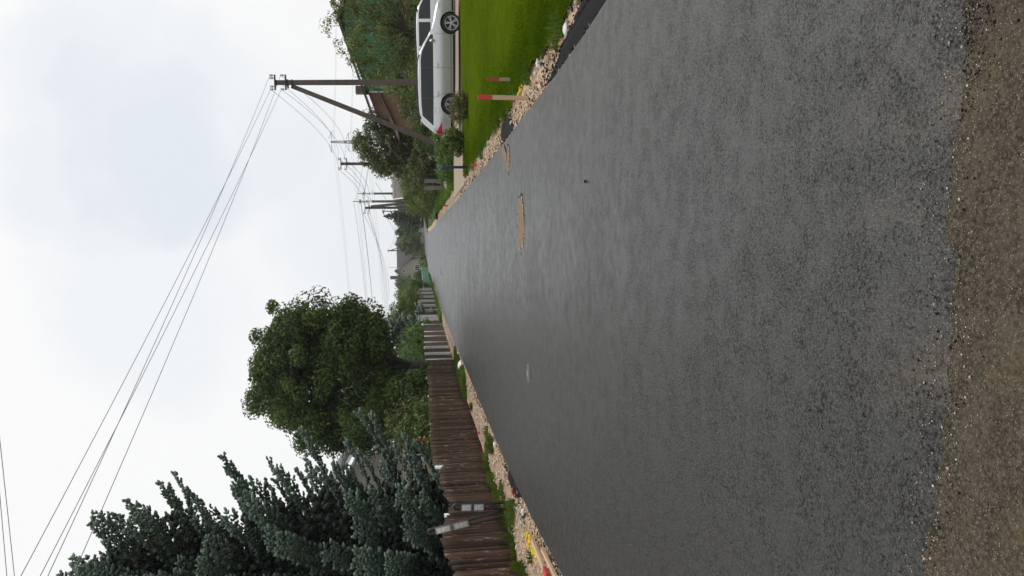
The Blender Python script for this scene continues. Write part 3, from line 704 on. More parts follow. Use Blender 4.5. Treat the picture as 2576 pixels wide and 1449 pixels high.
MB().lathe([(0.05, 1.3), (0.09, 1.33), (0.09, 1.42), (0.03, 1.47)], 12, c=(gx_+0.05, 55.75, 0)).build('finial', M['white_pipe'], pf, True)

# white brick pillars with dark board panels
bp = thing('pillar_fence', 'fence of white brick pillars and dark board panels farther along the road', 'fence', (0, 0, 0))
pil = []
P0, P1 = Vector((-5.25, 62.5, 0)), Vector((-4.25, 86.0, 0))
for k in range(7):
    c = P0.lerp(P1, k/6); pil.append(c); w = 0.44; H_ = 1.66; z = rise(c.y)-0.05
    m = MB(); m.box((c.x, c.y, z+H_/2), (w-0.024, w-0.024, H_)); p = m.build('pillar', M['mortar'], bp)
    m = MB(); nc = 18; ch = H_/nc
    for j in range(nc):
        zz = z+ch*(j+0.5); off = 0.5 if j % 2 else 0.0
        for q in range(2):
            for sgn in (-1, 1):
                L = w/2-0.012
                m.box((c.x+sgn*(w/2-0.03), c.y+(q-0.5)*w/2, zz), (0.06, L, ch-0.014))
                m.box((c.x+(q-0.5)*w/2, c.y+sgn*(w/2-0.03), zz), (L, 0.06, ch-0.014))
    b = m.build('brickwork', M['white_brick'], p); tag(b, kind='stuff')
    s = w/2+0.06
    MB().add([(c.x-s, c.y-s, z+H_), (c.x+s, c.y-s, z+H_), (c.x+s, c.y+s, z+H_), (c.x-s, c.y+s, z+H_), (c.x-s, c.y-s, z+H_+.05), (c.x+s, c.y-s, z+H_+.05), (c.x+s, c.y+s, z+H_+.05), (c.x-s, c.y+s, z+H_+.05), (c.x, c.y, z+H_+.17)],
             [(0, 3, 2, 1), (0, 1, 5, 4), (1, 2, 6, 5), (2, 3, 7, 6), (3, 0, 4, 7), (4, 5, 8), (5, 6, 8), (6, 7, 8), (7, 4, 8)]).build('cap', M['cap'], p)
for a, b in zip(pil[:-1], pil[1:]):
    d = (b-a).normalized()*0.24
    board_panel(bp, a+d, b-d, rise(a.y)+0.1, rise(a.y)+1.72, M['dark_panel'], 14)

# green panel fence in the distance
gf = thing('green_panel_fence', 'low green panel fence with pale rails in the distance', 'fence', (0, 0, 0))
pts = [(-4.3, 88.5), (-4.12, 94.0), (-3.95, 100.0), (-3.75, 108.0), (-3.55, 117.0), (-3.3, 127.0), (-2.75, 138.0)]
for k, (a, b) in enumerate(zip(pts[:-1], pts[1:])):
    a, b = Vector((*a, rise(a[1]))), Vector((*b, rise(b[1])))
    h = 1.12
    d = b-a; nsub = max(1, int(d.length/2.2)); 
    for q in range(nsub):
        p, r_ = a+d*(q/nsub), a+d*((q+0.94)/nsub)
        m = MB(); nb = 9
        m.prism([p+Z0*0.06, r_+Z0*0.06, r_+Z0*h, p+Z0*h], (0.02, 0, 0)); m.build('panel', M['green_panel'], gf)
        MB().bar(p+Z0*h+Vector((0.03, 0, 0)), r_+Z0*h+Vector((0.03, 0, 0)), 0.06).build('rail', M['white_pipe'], gf)
    MB().bar(a-Z0*.1, a+Z0*(h+0.1), 0.09).build('post', M['galv'], gf)

# ------------------------------------------------------------------ concrete poles and overhead lines
def insulator(t, p, s=1.0):
    m = MB(); m.tube([p, (p[0], p[1], p[2]+0.10*s)], 0.012*s, 6); m.build('pin', M['steel_dark'], t)
    MB().lathe([(0.028*s, 0.06*s), (0.062*s, 0.075*s), (0.055*s, 0.11*s), (0.036*s, 0.125*s), (0.05*s, 0.15*s), (0.045*s, 0.185*s), (0.02*s, 0.205*s)], 12, c=p).build('insulator', M['porcelain'], t, True)

def pole(name, label, p, h, w0, w1, strut=None, lean=(0, 0), rotz=0.0, arm=0.66, small=False, group=None):
    t = thing(name, label, 'pole', (p[0], p[1], rise(p[1])-0.05), rotz, group)
    top = Vector((lean[0], lean[1], h))
    def sq(a, b, wa, wb, nm, par):
        a, b = Vector(a), Vector(b); R = (b-a).to_track_quat('Z', 'X').to_matrix()
        V = [a+R @ Vector((sx*wa/2, sy*wa/2, 0)) for sx, sy in ((-1, -1), (1, -1), (1, 1), (-1, 1))]+[b+R @ Vector((sx*wb/2, sy*wb/2, 0)) for sx, sy in ((-1, -1), (1, -1), (1, 1), (-1, 1))]
        o = MB().add(V, [(3, 2, 1, 0), (4, 5, 6, 7), (0, 1, 5, 4), (1, 2, 6, 5), (2, 3, 7, 6), (3, 0, 4, 7)]).build(nm, M['concrete'], par)
        return bevel(o, 0.012)
    sq((0, 0, 0), top, w0, w1, 'shaft', t)
    ends = []
    for k, z in enumerate((h-0.03, h-0.49)):
        c = Vector((lean[0]*z/h, lean[1]*z/h, z)); m = MB()
        m.box(c+Vector((0, -w1/2-0.035, 0)), (arm, 0.06, 0.065)); a = m.build('crossarm', M['steel_dark'], t)
        MB().box(c+Vector((0, w1/2+0.012, 0)), (w1+0.06, 0.02, 0.06)).build('clamp', M['steel_dark'], t)
        xs = (-arm/2+.03, -arm/2+.15, arm/2-.15, arm/2-.03) if k == 0 else (-arm/2+.03, arm/2-.03)
        for x_ in xs:
            q = c+Vector((x_, -w1/2-0.035, 0.03)); insulator(t, q)
            if k or x_ in (xs[0], xs[3]): ends.append(q+Vector((0, 0, 0.17)))
    if strut is not None:
        z = h-0.72; c = Vector((lean[0]*z/h, lean[1]*z/h, z))
        s0 = Vector((strut[0], strut[1], 0)); d = (s0-c); d.z = 0; d.normalize()
        sq(s0, c+d*(w1*0.75), w0*1.0, w1*0.95, 'strut', t)
        for zz in (-0.02, 0.16):
            MB().box(c+Z0*zz+d*w1*0.3, (w1*1.9, w1*1.35, 0.04)).build('clamp', M['steel_dark'], t)
        MB().tube([c+Vector((-w1*.2, -w1*.7, .55)), c+Vector((-w1*.2-.03, -w1*.9, .62)), c+Vector((-w1*.2, -w1*1.1, .66)), c+Vector((-w1*.2+.06, -w1*1.0, .63))], 0.012, 6).build('hook', M['steel_dark'], t)
    R = Matrix.Rotation(rotz, 3, 'Z')
    return t, [R @ e+t.location for e in ends]

pole1, E1 = pole('utility_pole', 'tall brown concrete pole with leaning strut behind the silver car', (7.62, 36, 0), 7.78, 0.27, 0.20, strut=(-3.0, 0.1), lean=(-0.12, 0), rotz=-0.12)
pole2, E2 = pole('utility_pole', 'second concrete pole with two crossarms, standing among the apple tree leaves', (7.25, 66, 0), 7.85, 0.30, 0.23, rotz=-0.1, arm=0.95)
pole3, E3 = pole('utility_pole', 'far strutted concrete pole nearest the road bend', (5.3, 96, 0), 7.95, 0.30, 0.24, strut=(0.75, -0.5), rotz=0.1, arm=1.5)

def wire(a, b, sag, label, group, r=0.011, seg=14, name='overhead_wire'):
    a, b = Vector(a), Vector(b)
    pts = [a.lerp(b, k/seg)-Z0*sag*4*(k/seg)*(1-k/seg) for k in range(seg+1)]
    o = MB().tube(pts, r, 5).build(name, M['wire'], None, True); return tag(o, label, 'wire', group)
G = 'wires crossing the sky to the upper left'
labs = ['topmost of four wires crossing the sky from the strutted pole', 'second highest wire crossing the sky from the strutted pole', 'third highest wire crossing the sky from the strutted pole', 'lowest of four wires crossing the sky from the strutted pole']
for q, far, sg in zip((0, 1, 2, 3), ((-5.14, 14, 8.55), (-5.42, 14, 8.31), (-5.41, 14.0, 8.38), (-5.44, 14, 7.96)), (0.0, 0.05, 0.0, 0.1)):
    a = Vector(E1[(0, 1, 2, 3)[q]]); b = Vector(far); b2 = b+(b-a)*0.9
    wire(a, b2, 0.35+sg, labs[q], G, 0.0072)
# two more wires high over the road at the picture edge
for dz in (0.0, 0.12):
    a, b = Vector((-2.86, 13.5, 8.33+dz*0.6)), Vector((-5.41, 14.0, 8.46+dz))
    wire(a+(a-b)*4.0+Vector((0, 0, 0.2)), b+(b-a)*4.5, 0.1, ('higher' if dz else 'lower')+' of two thin wires crossing high overhead at the picture corner', 'pair of overhead wires at the corner', 0.006)
ORD4 = ['upper left', 'upper right', 'lower left', 'lower right']
for q in range(4):
    wire(E1[q], E2[q], 0.75+0.1*q, ORD4[q]+' sagging wire between the strutted pole and the second pole', 'wires between first and second pole', 0.009)
    wire(E2[q], E3[q], 0.9, ORD4[q]+' sagging wire between the second pole and the far strutted pole', 'wires between second and third pole', 0.016)
    wire(E3[q], Vector((-9-2.2*q, 150, 7.4+0.35*q)), 1.0, ORD4[q]+' far wire running left from the far strutted pole over the rooftops', 'far wires over the road', 0.018)

# two tall steel-headed poles of another line
mv = []
for (px, py, h, lab) in ((6.95, 110, 10.3, 'tall thin far pole with double steel head, left of its pair'), (9.12, 125, 10.8, 'tall thin far pole with double steel head, right of its pair')):
    t = thing('line_pole', lab, 'pole', (px, py, rise(py)-0.05), 0, 'pair of tall far poles')
    MB().tube([(0, 0, 0), (0, 0, h-2.4)], [0.22, 0.16], 10).build('shaft', M['concrete'], t, True)
    for sx in (-.09, .09): MB().bar((sx, 0, h-2.8), (sx*.6, 0, h-0.7), 0.07).build('head_bar', M['steel_dark'], t)
    for zz in (h-2.6, h-1.7, h-0.75): MB().box((0, 0, zz), (0.36, 0.3, 0.07)).build('clamp', M['steel_dark'], t)
    MB().box((0, -.12, h-0.9), (0.5, 0.09, 0.09)).build('crossarm', M['steel_dark'], t)
    MB().tube([(0, 0, h-0.8), (0, 0, h-0.05)], 0.05, 8).build('top_bar', M['steel_dark'], t)
    MB().tube([(0.12, 0, h-2.3), (0.45, 0, h-2.15)], 0.03, 6).build('bracket', M['steel_dark'], t)
    insulator(t, (0, 0, h-0.12), 1.6); insulator(t, (-.22, -.12, h-0.9), 1.4); insulator(t, (.22, -.12, h-0.9), 1.4)
    mv.append(Vector((px, py, rise(py)+h)))
for k, (dz, dx) in enumerate(((0, 0), (-0.95, -.22), (-0.95, .22))):
    o_ = Vector((dx, 0, dz))
    wire(mv[0]+o_, Vector((-40, 140, 11.2+dz)), 1.2, ('topmost', 'lower left', 'lower right')[k]+' distant line wire running left from the tall thin poles', 'distant line wires', 0.02, 20)
    wire(mv[0]+o_, mv[1]+o_, 0.2, ('topmost', 'lower left', 'lower right')[k]+' distant line wire between the two tall thin poles', 'wires between the tall pair', 0.018)
    wire(mv[1]+o_, Vector((55, 190, 13+dz)), 1.5, ('topmost', 'lower left', 'lower right')[k]+' distant line wire running right from the tall thin poles', 'distant line wires to the right', 0.02, 20)

# lattice pylon
py_ = thing('lattice_pylon', 'grey steel lattice pylon far behind the apple tree', 'pylon', (41, 300, rise(300)-0.2))
H_ = 33.2-rise(300)+0.4
def pw(z): return 1.9*(1-z/H_)+0.22 if z > 20 else 2.4-(2.4-1.0)*z/20
m = MB()
for sx in (-1, 1):
    for sy in (-1, 1):
        zs = [0, 5, 10, 15, 20, 25, H_]
        for a, b in zip(zs[:-1], zs[1:]): m.bar((sx*pw(a)/2*1.4, sy*pw(a)/2*1.4, a), (sx*pw(b)/2*1.4, sy*pw(b)/2*1.4, b), 0.2)
m.build('legs', M['galv'], py_)
m = MB(); zz = 0
while zz < H_-6:
    st = 2.0; wa, wb = pw(zz)*.7, pw(zz+st)*.7
    for s in (-1, 1):
        m.bar((-wa, s*wa, zz), (wb, s*wb, zz+st), 0.11); m.bar((wa, s*wa, zz), (-wb, s*wb, zz+st), 0.11)
        m.bar((s*wa, -wa, zz), (s*wb, wb, zz+st), 0.11); m.bar((s*wa, wa, zz), (s*wb, -wb, zz+st), 0.11)
    zz += st
m.build('lattice', M['galv'], py_)
tips = []
for z, L in ((H_-0.3, 3.8), (H_-6.6, 3.4), (H_-12.5, 4.2)):
    MB().bar((-L, 0, z), (L, 0, z), 0.16).build('crossarm', M['galv'], py_)
    for s in (-1, 1):
        MB().bar((s*L*.3, 0, z+1.0), (s*L, 0, z), 0.14).build('arm_brace', M['galv'], py_)
        MB().tube([(s*L, 0, z), (s*L, 0, z-0.9)], 0.06, 6).build('insulator_string', M['porcelain'], py_)
        tips.append(Vector((41+s*L, 300, z-0.9+rise(300))))
for k_, tp in enumerate(tips):
    wh = ('left', 'right')[k_ % 2]+' end of the '+('top', 'middle', 'bottom')[k_//2]+' pylon arm'
    wire(tp, tp+Vector((-260, -20, -1)), 7, 'hair-thin wire running left from the '+wh, 'high voltage wires left', 0.026, 24)
    wire(tp, tp+Vector((150, 10, 3)), 3, 'hair-thin wire running right from the '+wh, 'high voltage wires right', 0.026, 16)

# small far pole with brace near the grey house, and far lamp
t = thing('small_pole', 'small far pole with short brace beside the grey house', 'pole', (0.3, 205, rise(205)-0.1))
MB().bar((0, 0, 0), (0, 0, 9.3), 0.3).build('shaft', M['concrete'], t); MB().bar((1.6, 0, 4), (0.12, 0, 8.5), 0.22).build('brace', M['concrete'], t)
MB().box((0, 0, 9.2), (0.9, 0.1, 0.1)).build('crossarm', M['steel_dark'], t)
wire((0.3, 205, rise(205)+9.2), (9, 104, 7.0), 2.2, 'drooping far wire between the small pole and the strutted pole', None, 0.022, 16)
t = thing('street_lamp', 'small far street lamp between the strutted pole and the tall poles', 'lamp', (8.2, 140, rise(140)-0.1))
MB().tube([(0, 0, 0), (0, 0, 7.2)], 0.07, 8).build('post', M['galv'], t); MB().tube([(0, 0, 7.1), (-1.1, 0, 7.6)], 0.05, 6).build('arm', M['galv'], t)
MB().box((-1.3, 0, 7.62), (0.7, 0.25, 0.14)).build('lamp_head', M['galv'], t)
t = thing('small_pole', 'short far post just left of the strutted far pole', 'pole', (6.0, 118, rise(118)-0.1))
MB().tube([(0, 0, 0), (0, 0, 6.9)], 0.07, 8).build('shaft', M['concrete'], t); MB().box((0, 0, 6.85), (0.5, 0.12, 0.1)).build('crossarm', M['steel_dark'], t)
wire((6.0, 118, rise(118)+6.8), (-1.5, 205, rise(205)+7.6), 1.5, 'slack far wire dropping from the short far post toward the grey house', None, 0.022, 14)

# ------------------------------------------------------------------ survey stakes, blue post, cable loops, stones
def stake(label, p, h, w, redz, mats=('pine', 'red_paint'), tilt=(0, 0), rotz=0.2, lying=None, tip=True):
    if lying: t = thing('survey_stake', label, 'stake', lying[0], rot=lying[1])
    else: t = thing('survey_stake', label, 'stake', (p[0], p[1], -0.06), rot=(tilt[0], tilt[1], rotz))
    hb = h+0.06 if not lying else h
    o = MB().b2(-w/2, w/2, -w*.3, w*.3, 0, redz-0.001).build('shaft', M[mats[0]], t); bevel(o, 0.002)
    o = MB().b2(-w/2-.001, w/2+.001, -w*.3-.001, w*.3+.001, redz, hb).build('painted_top', M[mats[1]], t); bevel(o, 0.002)
    return t
stake('tallest wooden stake with a red top standing in the right gravel', (2.15, 11.16), 0.70, 0.058, 0.55, rotz=0.25, tilt=(0.0, 0.015))
stake('short stake with faded red top standing in the lawn', (2.76, 12.77), 0.42, 0.05, 0.28, ('pine_grey', 'red_faded'), rotz=0.1)
stake('small red-topped stake in gravel in front of the blue post', (2.18, 20.1), 0.2, 0.06, 0.12, rotz=0.2)
stake('farthest tiny red stake at the right road edge', (2.38, 41.7), 0.24, 0.07, 0.10, ('red_paint', 'red_paint'), tilt=(0, 0.1))
stake('wooden stake with red end lying on the left gravel by yellow stones', None, 1.25, 0.07, 1.0, lying=((-4.1, 10.85, 0.03), (rad(90.5), rad(6), rad(0))), rotz=0)
stake('plain wooden stake lying next to the left road edge', None, 1.15, 0.06, 1.14, ('pine', 'pine'), lying=((-3.9, 10.0, 0.025), (rad(90.3), 0, rad(3))), rotz=0)
stake('fallen wooden sliver with a red mark at the foot of the fence', None, 0.35, 0.06, 0.2, ('white_pipe', 'red_paint'), lying=((-5.1, 21.7, 0.0), (rad(88), 0, rad(20))), rotz=0)

bpst = thing('blue_post', 'slim dark blue pipe post standing at the lawn corner', 'post', (2.58, 24.42, -0.05))
o = MB().lathe([(0.042, 0), (0.042, 0.88), (0.04, 0.93), (0.028, 0.955), (0.01, 0.965)], 14).build('pipe', M['blue_paint'], bpst, True)
MB().lathe([(0.046, 0.86), (0.046, 0.9)], 14).build('collar', M['grey_plate'], bpst, True)

def cable_loop(label, base, h, gap, rot, m_low, plate, r=0.026):
    t = thing('cable_loop', label, 'cable loop', base, rot=rot)
    pts = [(-gap*.75, 0, 0), (-gap*.62, 0.01, h*.3), (-gap/2, 0, h*.55), (-gap/2, 0, h-gap/2)]
    arc = [(-gap/2*math.cos(a), 0, h-gap/2+gap*.75*math.sin(a)) for a in [math.pi*k/10 for k in range(1, 10)]]
    pts2 = [(gap/2, 0, h-gap/2), (gap/2, 0, h*.55), (gap*.6, -0.01, h*.3), (gap*.7, 0, 0)]
    MB().tube(pts+arc+pts2, r, 10).build('tube', M[m_low], t, True)
    z1 = h-gap*1.1; L = h*0.42
    o = MB().b2(-gap/2-r, gap/2+r, -r-0.012, -r-0.004, z1-L, z1).build('plate', M[plate], t)
    for k in range(2):
        a, b = z1-0.015-k*L*0.53, z1-L*0.44-k*L*0.53
        cd = MB().b2(-gap/2-r+.012, gap/2+r-.012, -r-0.0155, -r-0.0125, b, a).build('label_card', M['card'], o)
        w = gap+2*r-0.024; m = MB(); hh = a-b
        for f in (0.06, 0.36, 0.94): m.b2(-w*.46, w*.46, -r-0.0172, -r-0.0158, b+hh*(1-f)-.003, b+hh*(1-f)+.003)
        for s in (-1, 1): m.b2(s*w*.44-.003, s*w*.44+.003, -r-0.0172, -r-0.0158, b+hh*.06, b+hh*.94)
        for q in range(3): m.b2(-w*.25, w*(.05+.1*q), -r-0.0172, -r-0.0158, b+hh*(.42-.11*q), b+hh*(.42-.11*q)+.004)
        m.build('printed_lines', M['ink'], cd)
    return t
cable_loop('upright black cable loop with two pale label cards before the fence', (-4.72, 14.3, -0.04), 1.02, 0.10, (0, rad(1.5), rad(-12)), 'black_pipe', 'blue_plate')
cable_loop('taller weathered cable loop leaning left, two pale label cards near its top', (-4.86, 14.35, -0.04), 1.52, 0.095, (0, rad(-12.5), rad(-14)), 'old_pipe', 'grey_plate')

def boulder(name, label, p, r, mat_, seed, sc=(1, 1, 1), cat='stone'):
    rg = random.Random(seed); bm = bmesh.new(); bmesh.ops.create_icosphere(bm, subdivisions=3, radius=1)
    ph = [rg.uniform(0, 6) for _ in range(6)]
    for v in bm.verts:
        c = v.co; k = 1+0.12*math.sin(c.x*3+ph[0])+0.1*math.sin(c.y*4+ph[1])+0.08*math.sin(c.z*5+ph[2])+0.04*math.sin(c.x*9+c.y*8+ph[3])
        v.co = Vector((c.x*k*sc[0], c.y*k*sc[1], c.z*k*sc[2]))*r
    me = bpy.data.meshes.new(name); bm.to_mesh(me); bm.free(); me.materials.append(mat_)
    me.polygons.foreach_set('use_smooth', [True]*len(me.polygons))
    o = bpy.data.objects.new(name, me); o.location = p; link(o); return tag(o, label, cat)
boulder('boulder', 'rounded pinkish boulder by the concrete gate posts', (3.35, 38.4, 0.12), 0.28, M['granite'], 2, (1.2, 1, .8))
boulder('flat_stone', 'flat round grey stone on the gravel beside the red stake end', (-4.28, 9.85, -0.02), 0.12, M['grey_stone'], 3, (1, 1.2, .3))
boulder('white_slab', 'white flat slab lying on the grass before the gate', (-4.55, 31.0, 0.0), 0.3, M['white_stone'], 4, (.8, 1.5, .28))
boulder('brick_piece', 'broken piece of red brick in the gravel by the black asphalt', (-4.16, 13.4, 0.0), 0.05, M['red_faded'], 5, (1.3, 1, .8))
rg = random.Random(5)
for k, (px, py, r) in enumerate([(-4.13, 12.15, .05), (-4.3, 12.4, .045), (-4.35, 12.7, .05), (-4.2, 16.8, .06), (-4.3, 14.9, .05), (-4.6, 20.3, .06), (2.3, 8.2, .05), (2.42, 7.6, .055), (2.28, 9.4, .045), (2.4, 10.1, .05), (2.38, 17.4, .06), (2.45, 5.9, .05)]):
    places = ['by the black asphalt strip, nearest the camera', 'by the black asphalt strip, second along', 'by the black asphalt strip, third along', 'at the left edge beyond the cable loops', 'at the left edge behind the cable loops', 'in the left gravel, farthest of the cobbles', 'on the right shoulder among black crumbs', 'on the right shoulder beside the lawn tufts', 'on the right shoulder before the tall stake', 'on the right shoulder just before the tall stake', 'on the right shoulder before the small red stake', 'on the right shoulder nearest the camera']
    boulder('cobble', 'pale fist-sized stone '+places[k], (px, py, -0.01), r, M['white_stone'] if k % 3 == 0 else M['granite'], 20+k, (1.1, .9, .7))
t = thing('pipe_end', 'short black pipe lying at the hedge corner by the far road edge', 'pipe', (3.0, 64, 0.12), 0.9)
MB().tube([(-.5, 0, 0), (.5, 0, 0)], 0.16, 14, True).build('pipe', M['black_pipe'], t, True); MB().tube([(.5, 0, 0), (.56, 0, 0)], 0.19, 14).build('rim', M['grey_plate'], t, True)
for k, (px, py) in enumerate(((3.55, 44.5), (4.12, 46.5))):
    t = thing('gate_post', ('left' if k == 0 else 'right')+' of the two square concrete gate posts under the right shrubs', 'post', (px, py, -0.08))
    bevel(MB().b2(-.11, .11, -.11, .11, 0, 1.22).build('shaft', M['concrete_light'], t), 0.015); bevel(MB().b2(-.13, .13, -.13, .13, 1.221, 1.27).build('cap', M['concrete_light'], t), 0.01)

# ------------------------------------------------------------------ trees and shrubs
def unit(n):
    v = NR.normal(0, 1, (n, 3)); return v/np.linalg.norm(v, axis=1, keepdims=True)

def leaves(name, C, Nn, size, mat_, parent, tint, droop=0.3, fold=0.18, aspect=0.62):
    """C centres, Nn normals; every leaf a folded kite"""
    n = len(C)
    a = np.cross(Nn, unit(n)); a /= np.linalg.norm(a, axis=1, keepdims=True)+1e-9
    a[:, 2] -= droop; a /= np.linalg.norm(a, axis=1, keepdims=True)
    b = np.cross(Nn, a); b /= np.linalg.norm(b, axis=1, keepdims=True)+1e-9
    s = (size*NR.uniform(0.6, 1.3, n))[:, None]
    nn = np.cross(a, b)
    V = np.stack([C-a*s*.5, C+b*s*.5*aspect-a*s*.05+nn*s*fold, C+a*s*.55, C-b*s*.5*aspect-a*s*.05+nn*s*fold], 1)
    F = np.array([(0, 1, 2, 3)])[None]+(np.arange(n)*4)[:, None, None]
    return np_mesh(name, V.reshape(-1, 3), F.reshape(-1, 4), mat_, parent, False, tint)

def leafy(name, label, cat, base, blobs, nleaf, size, mat_, trunk=None, clump=0.4, ncl=None, group=None, bark='bark', limbs=10, fill=0.25, droop=0.3, sprigs=0.1):
    """base (x,y,z); blobs (dx,dy,z,rx,ry,rz) relative to base; trunk (r0, z_top)"""
    t = thing(name, label, cat, base, 0, group)
    B = np.array(blobs, float); w = (B[:, 3]*B[:, 4]+B[:, 4]*B[:, 5]+B[:, 3]*B[:, 5]); w /= w.sum()
    ncl = ncl or max(14, int(nleaf/70))
    bi = NR.choice(len(B), ncl, p=w); d = unit(ncl)
    rr = np.where(NR.random(ncl) < fill, NR.uniform(0.15, 0.8, ncl), NR.uniform(0.78, 1.02, ncl))
    rr = np.where(NR.random(ncl) < sprigs, NR.uniform(1.02, 1.2, ncl), rr)
    CC = B[bi, :3]+d*B[bi, 3:]*rr[:, None]
    CC[:, 2] = np.maximum(CC[:, 2], 0.1)
    ctint = NR.uniform(-0.3, 0.3, ncl)
    ci = NR.integers(0, ncl, nleaf)
    csz = clump*NR.uniform(0.55, 1.35, ncl)
    ld = unit(nleaf); P = CC[ci]+ld*(csz[ci]*(1-0.75*NR.random(nleaf)**2.2))[:, None]*np.array([1, 1, 0.78])
    P[:, 2] = np.maximum(P[:, 2], 0.03)
    Nn = ld*0.75+d[ci]*0.2+unit(nleaf)*0.6+np.array([0, 0, 0.4]); Nn /= np.linalg.norm(Nn, axis=1, keepdims=True)
    tint = np.clip(0.5+ctint[ci]+NR.normal(0, 0.2, nleaf), 0, 1)
    leaves('crown', P, Nn, size, mat_, t, tint, droop)
    # trunk and limbs
    m = MB()
    if trunk:
        r0, zt = trunk; top = Vector((NR.normal(0, .1), NR.normal(0, .1), zt))
        m.tube([(0, 0, -.15), (0.02, 0.0, zt*.3), (-.02, .02, zt*.7), top], [r0*1.25, r0, r0*.85, r0*.72], 10)
        sel = NR.choice(ncl, min(limbs, ncl), replace=False)
        for k in sel:
            e = Vector(CC[k]); mid = top.lerp(e, .5)+Vector((0, 0, -.08*(e-top).length)); st = Vector((0, 0, zt*NR.uniform(.55, 1.0)))
            m.tube([st, st.lerp(mid, .5), mid, e], [r0*.45, r0*.33, r0*.2, r0*.05], 6)
    else:
        sel = NR.choice(ncl, min(limbs, ncl), replace=False); r0 = 0.018+0.012*B[:, 5].max()
        for k in sel:
            e = Vector(CC[k]); st = Vector((NR.normal(0, .06), NR.normal(0, .06), -.08))
            m.tube([st, Vector((e.x*.35, e.y*.35, e.z*.55)), e], [r0, r0*.7, r0*.2], 5)
    m.build('trunk' if trunk else 'stems', M[bark], t, True)
    return t

def shoots(P, D, L, R):
    """knobby needle shoots: vectorised spindles with a ring of needle tips.  returns V, F, count per shoot"""
    n = len(P); D = D/np.linalg.norm(D, axis=1, keepdims=True)
    u = np.cross(D, unit(n)); u /= np.linalg.norm(u, axis=1, keepdims=True)+1e-9; w = np.cross(D, u)
    Lc, Rc = L[:, None], R[:, None]
    vs = [P]
    for f, k, ph in ((0.22, 0.95, 0.0), (0.74, 0.85, 0.5)):
        for q in range(3):
            a = 2*math.pi*(q+ph)/3; j = NR.uniform(.6, 1.4, (n, 1))
            vs.append(P+D*Lc*(f+NR.uniform(-.1, .12, (n, 1)))+(u*math.cos(a)+w*math.sin(a))*Rc*k*j)
    vs.append(P+D*Lc*1.05)
    F = [(0, 2, 1), (0, 3, 2), (0, 1, 3), (4, 5, 7), (5, 6, 7), (6, 4, 7)]
    for q in range(3):
        a, b = 1+q, 1+(q+1) % 3; c, d = 4+q, 4+(q+1) % 3; F += [(a, b, c), (b, d, c)]
    V = np.stack(vs, 1); m_ = len(vs)
    F_ = np.array(F)[None]+(np.arange(n)*m_)[:, None, None]
    return V.reshape(-1, 3), F_.reshape(-1, 3), len(F)

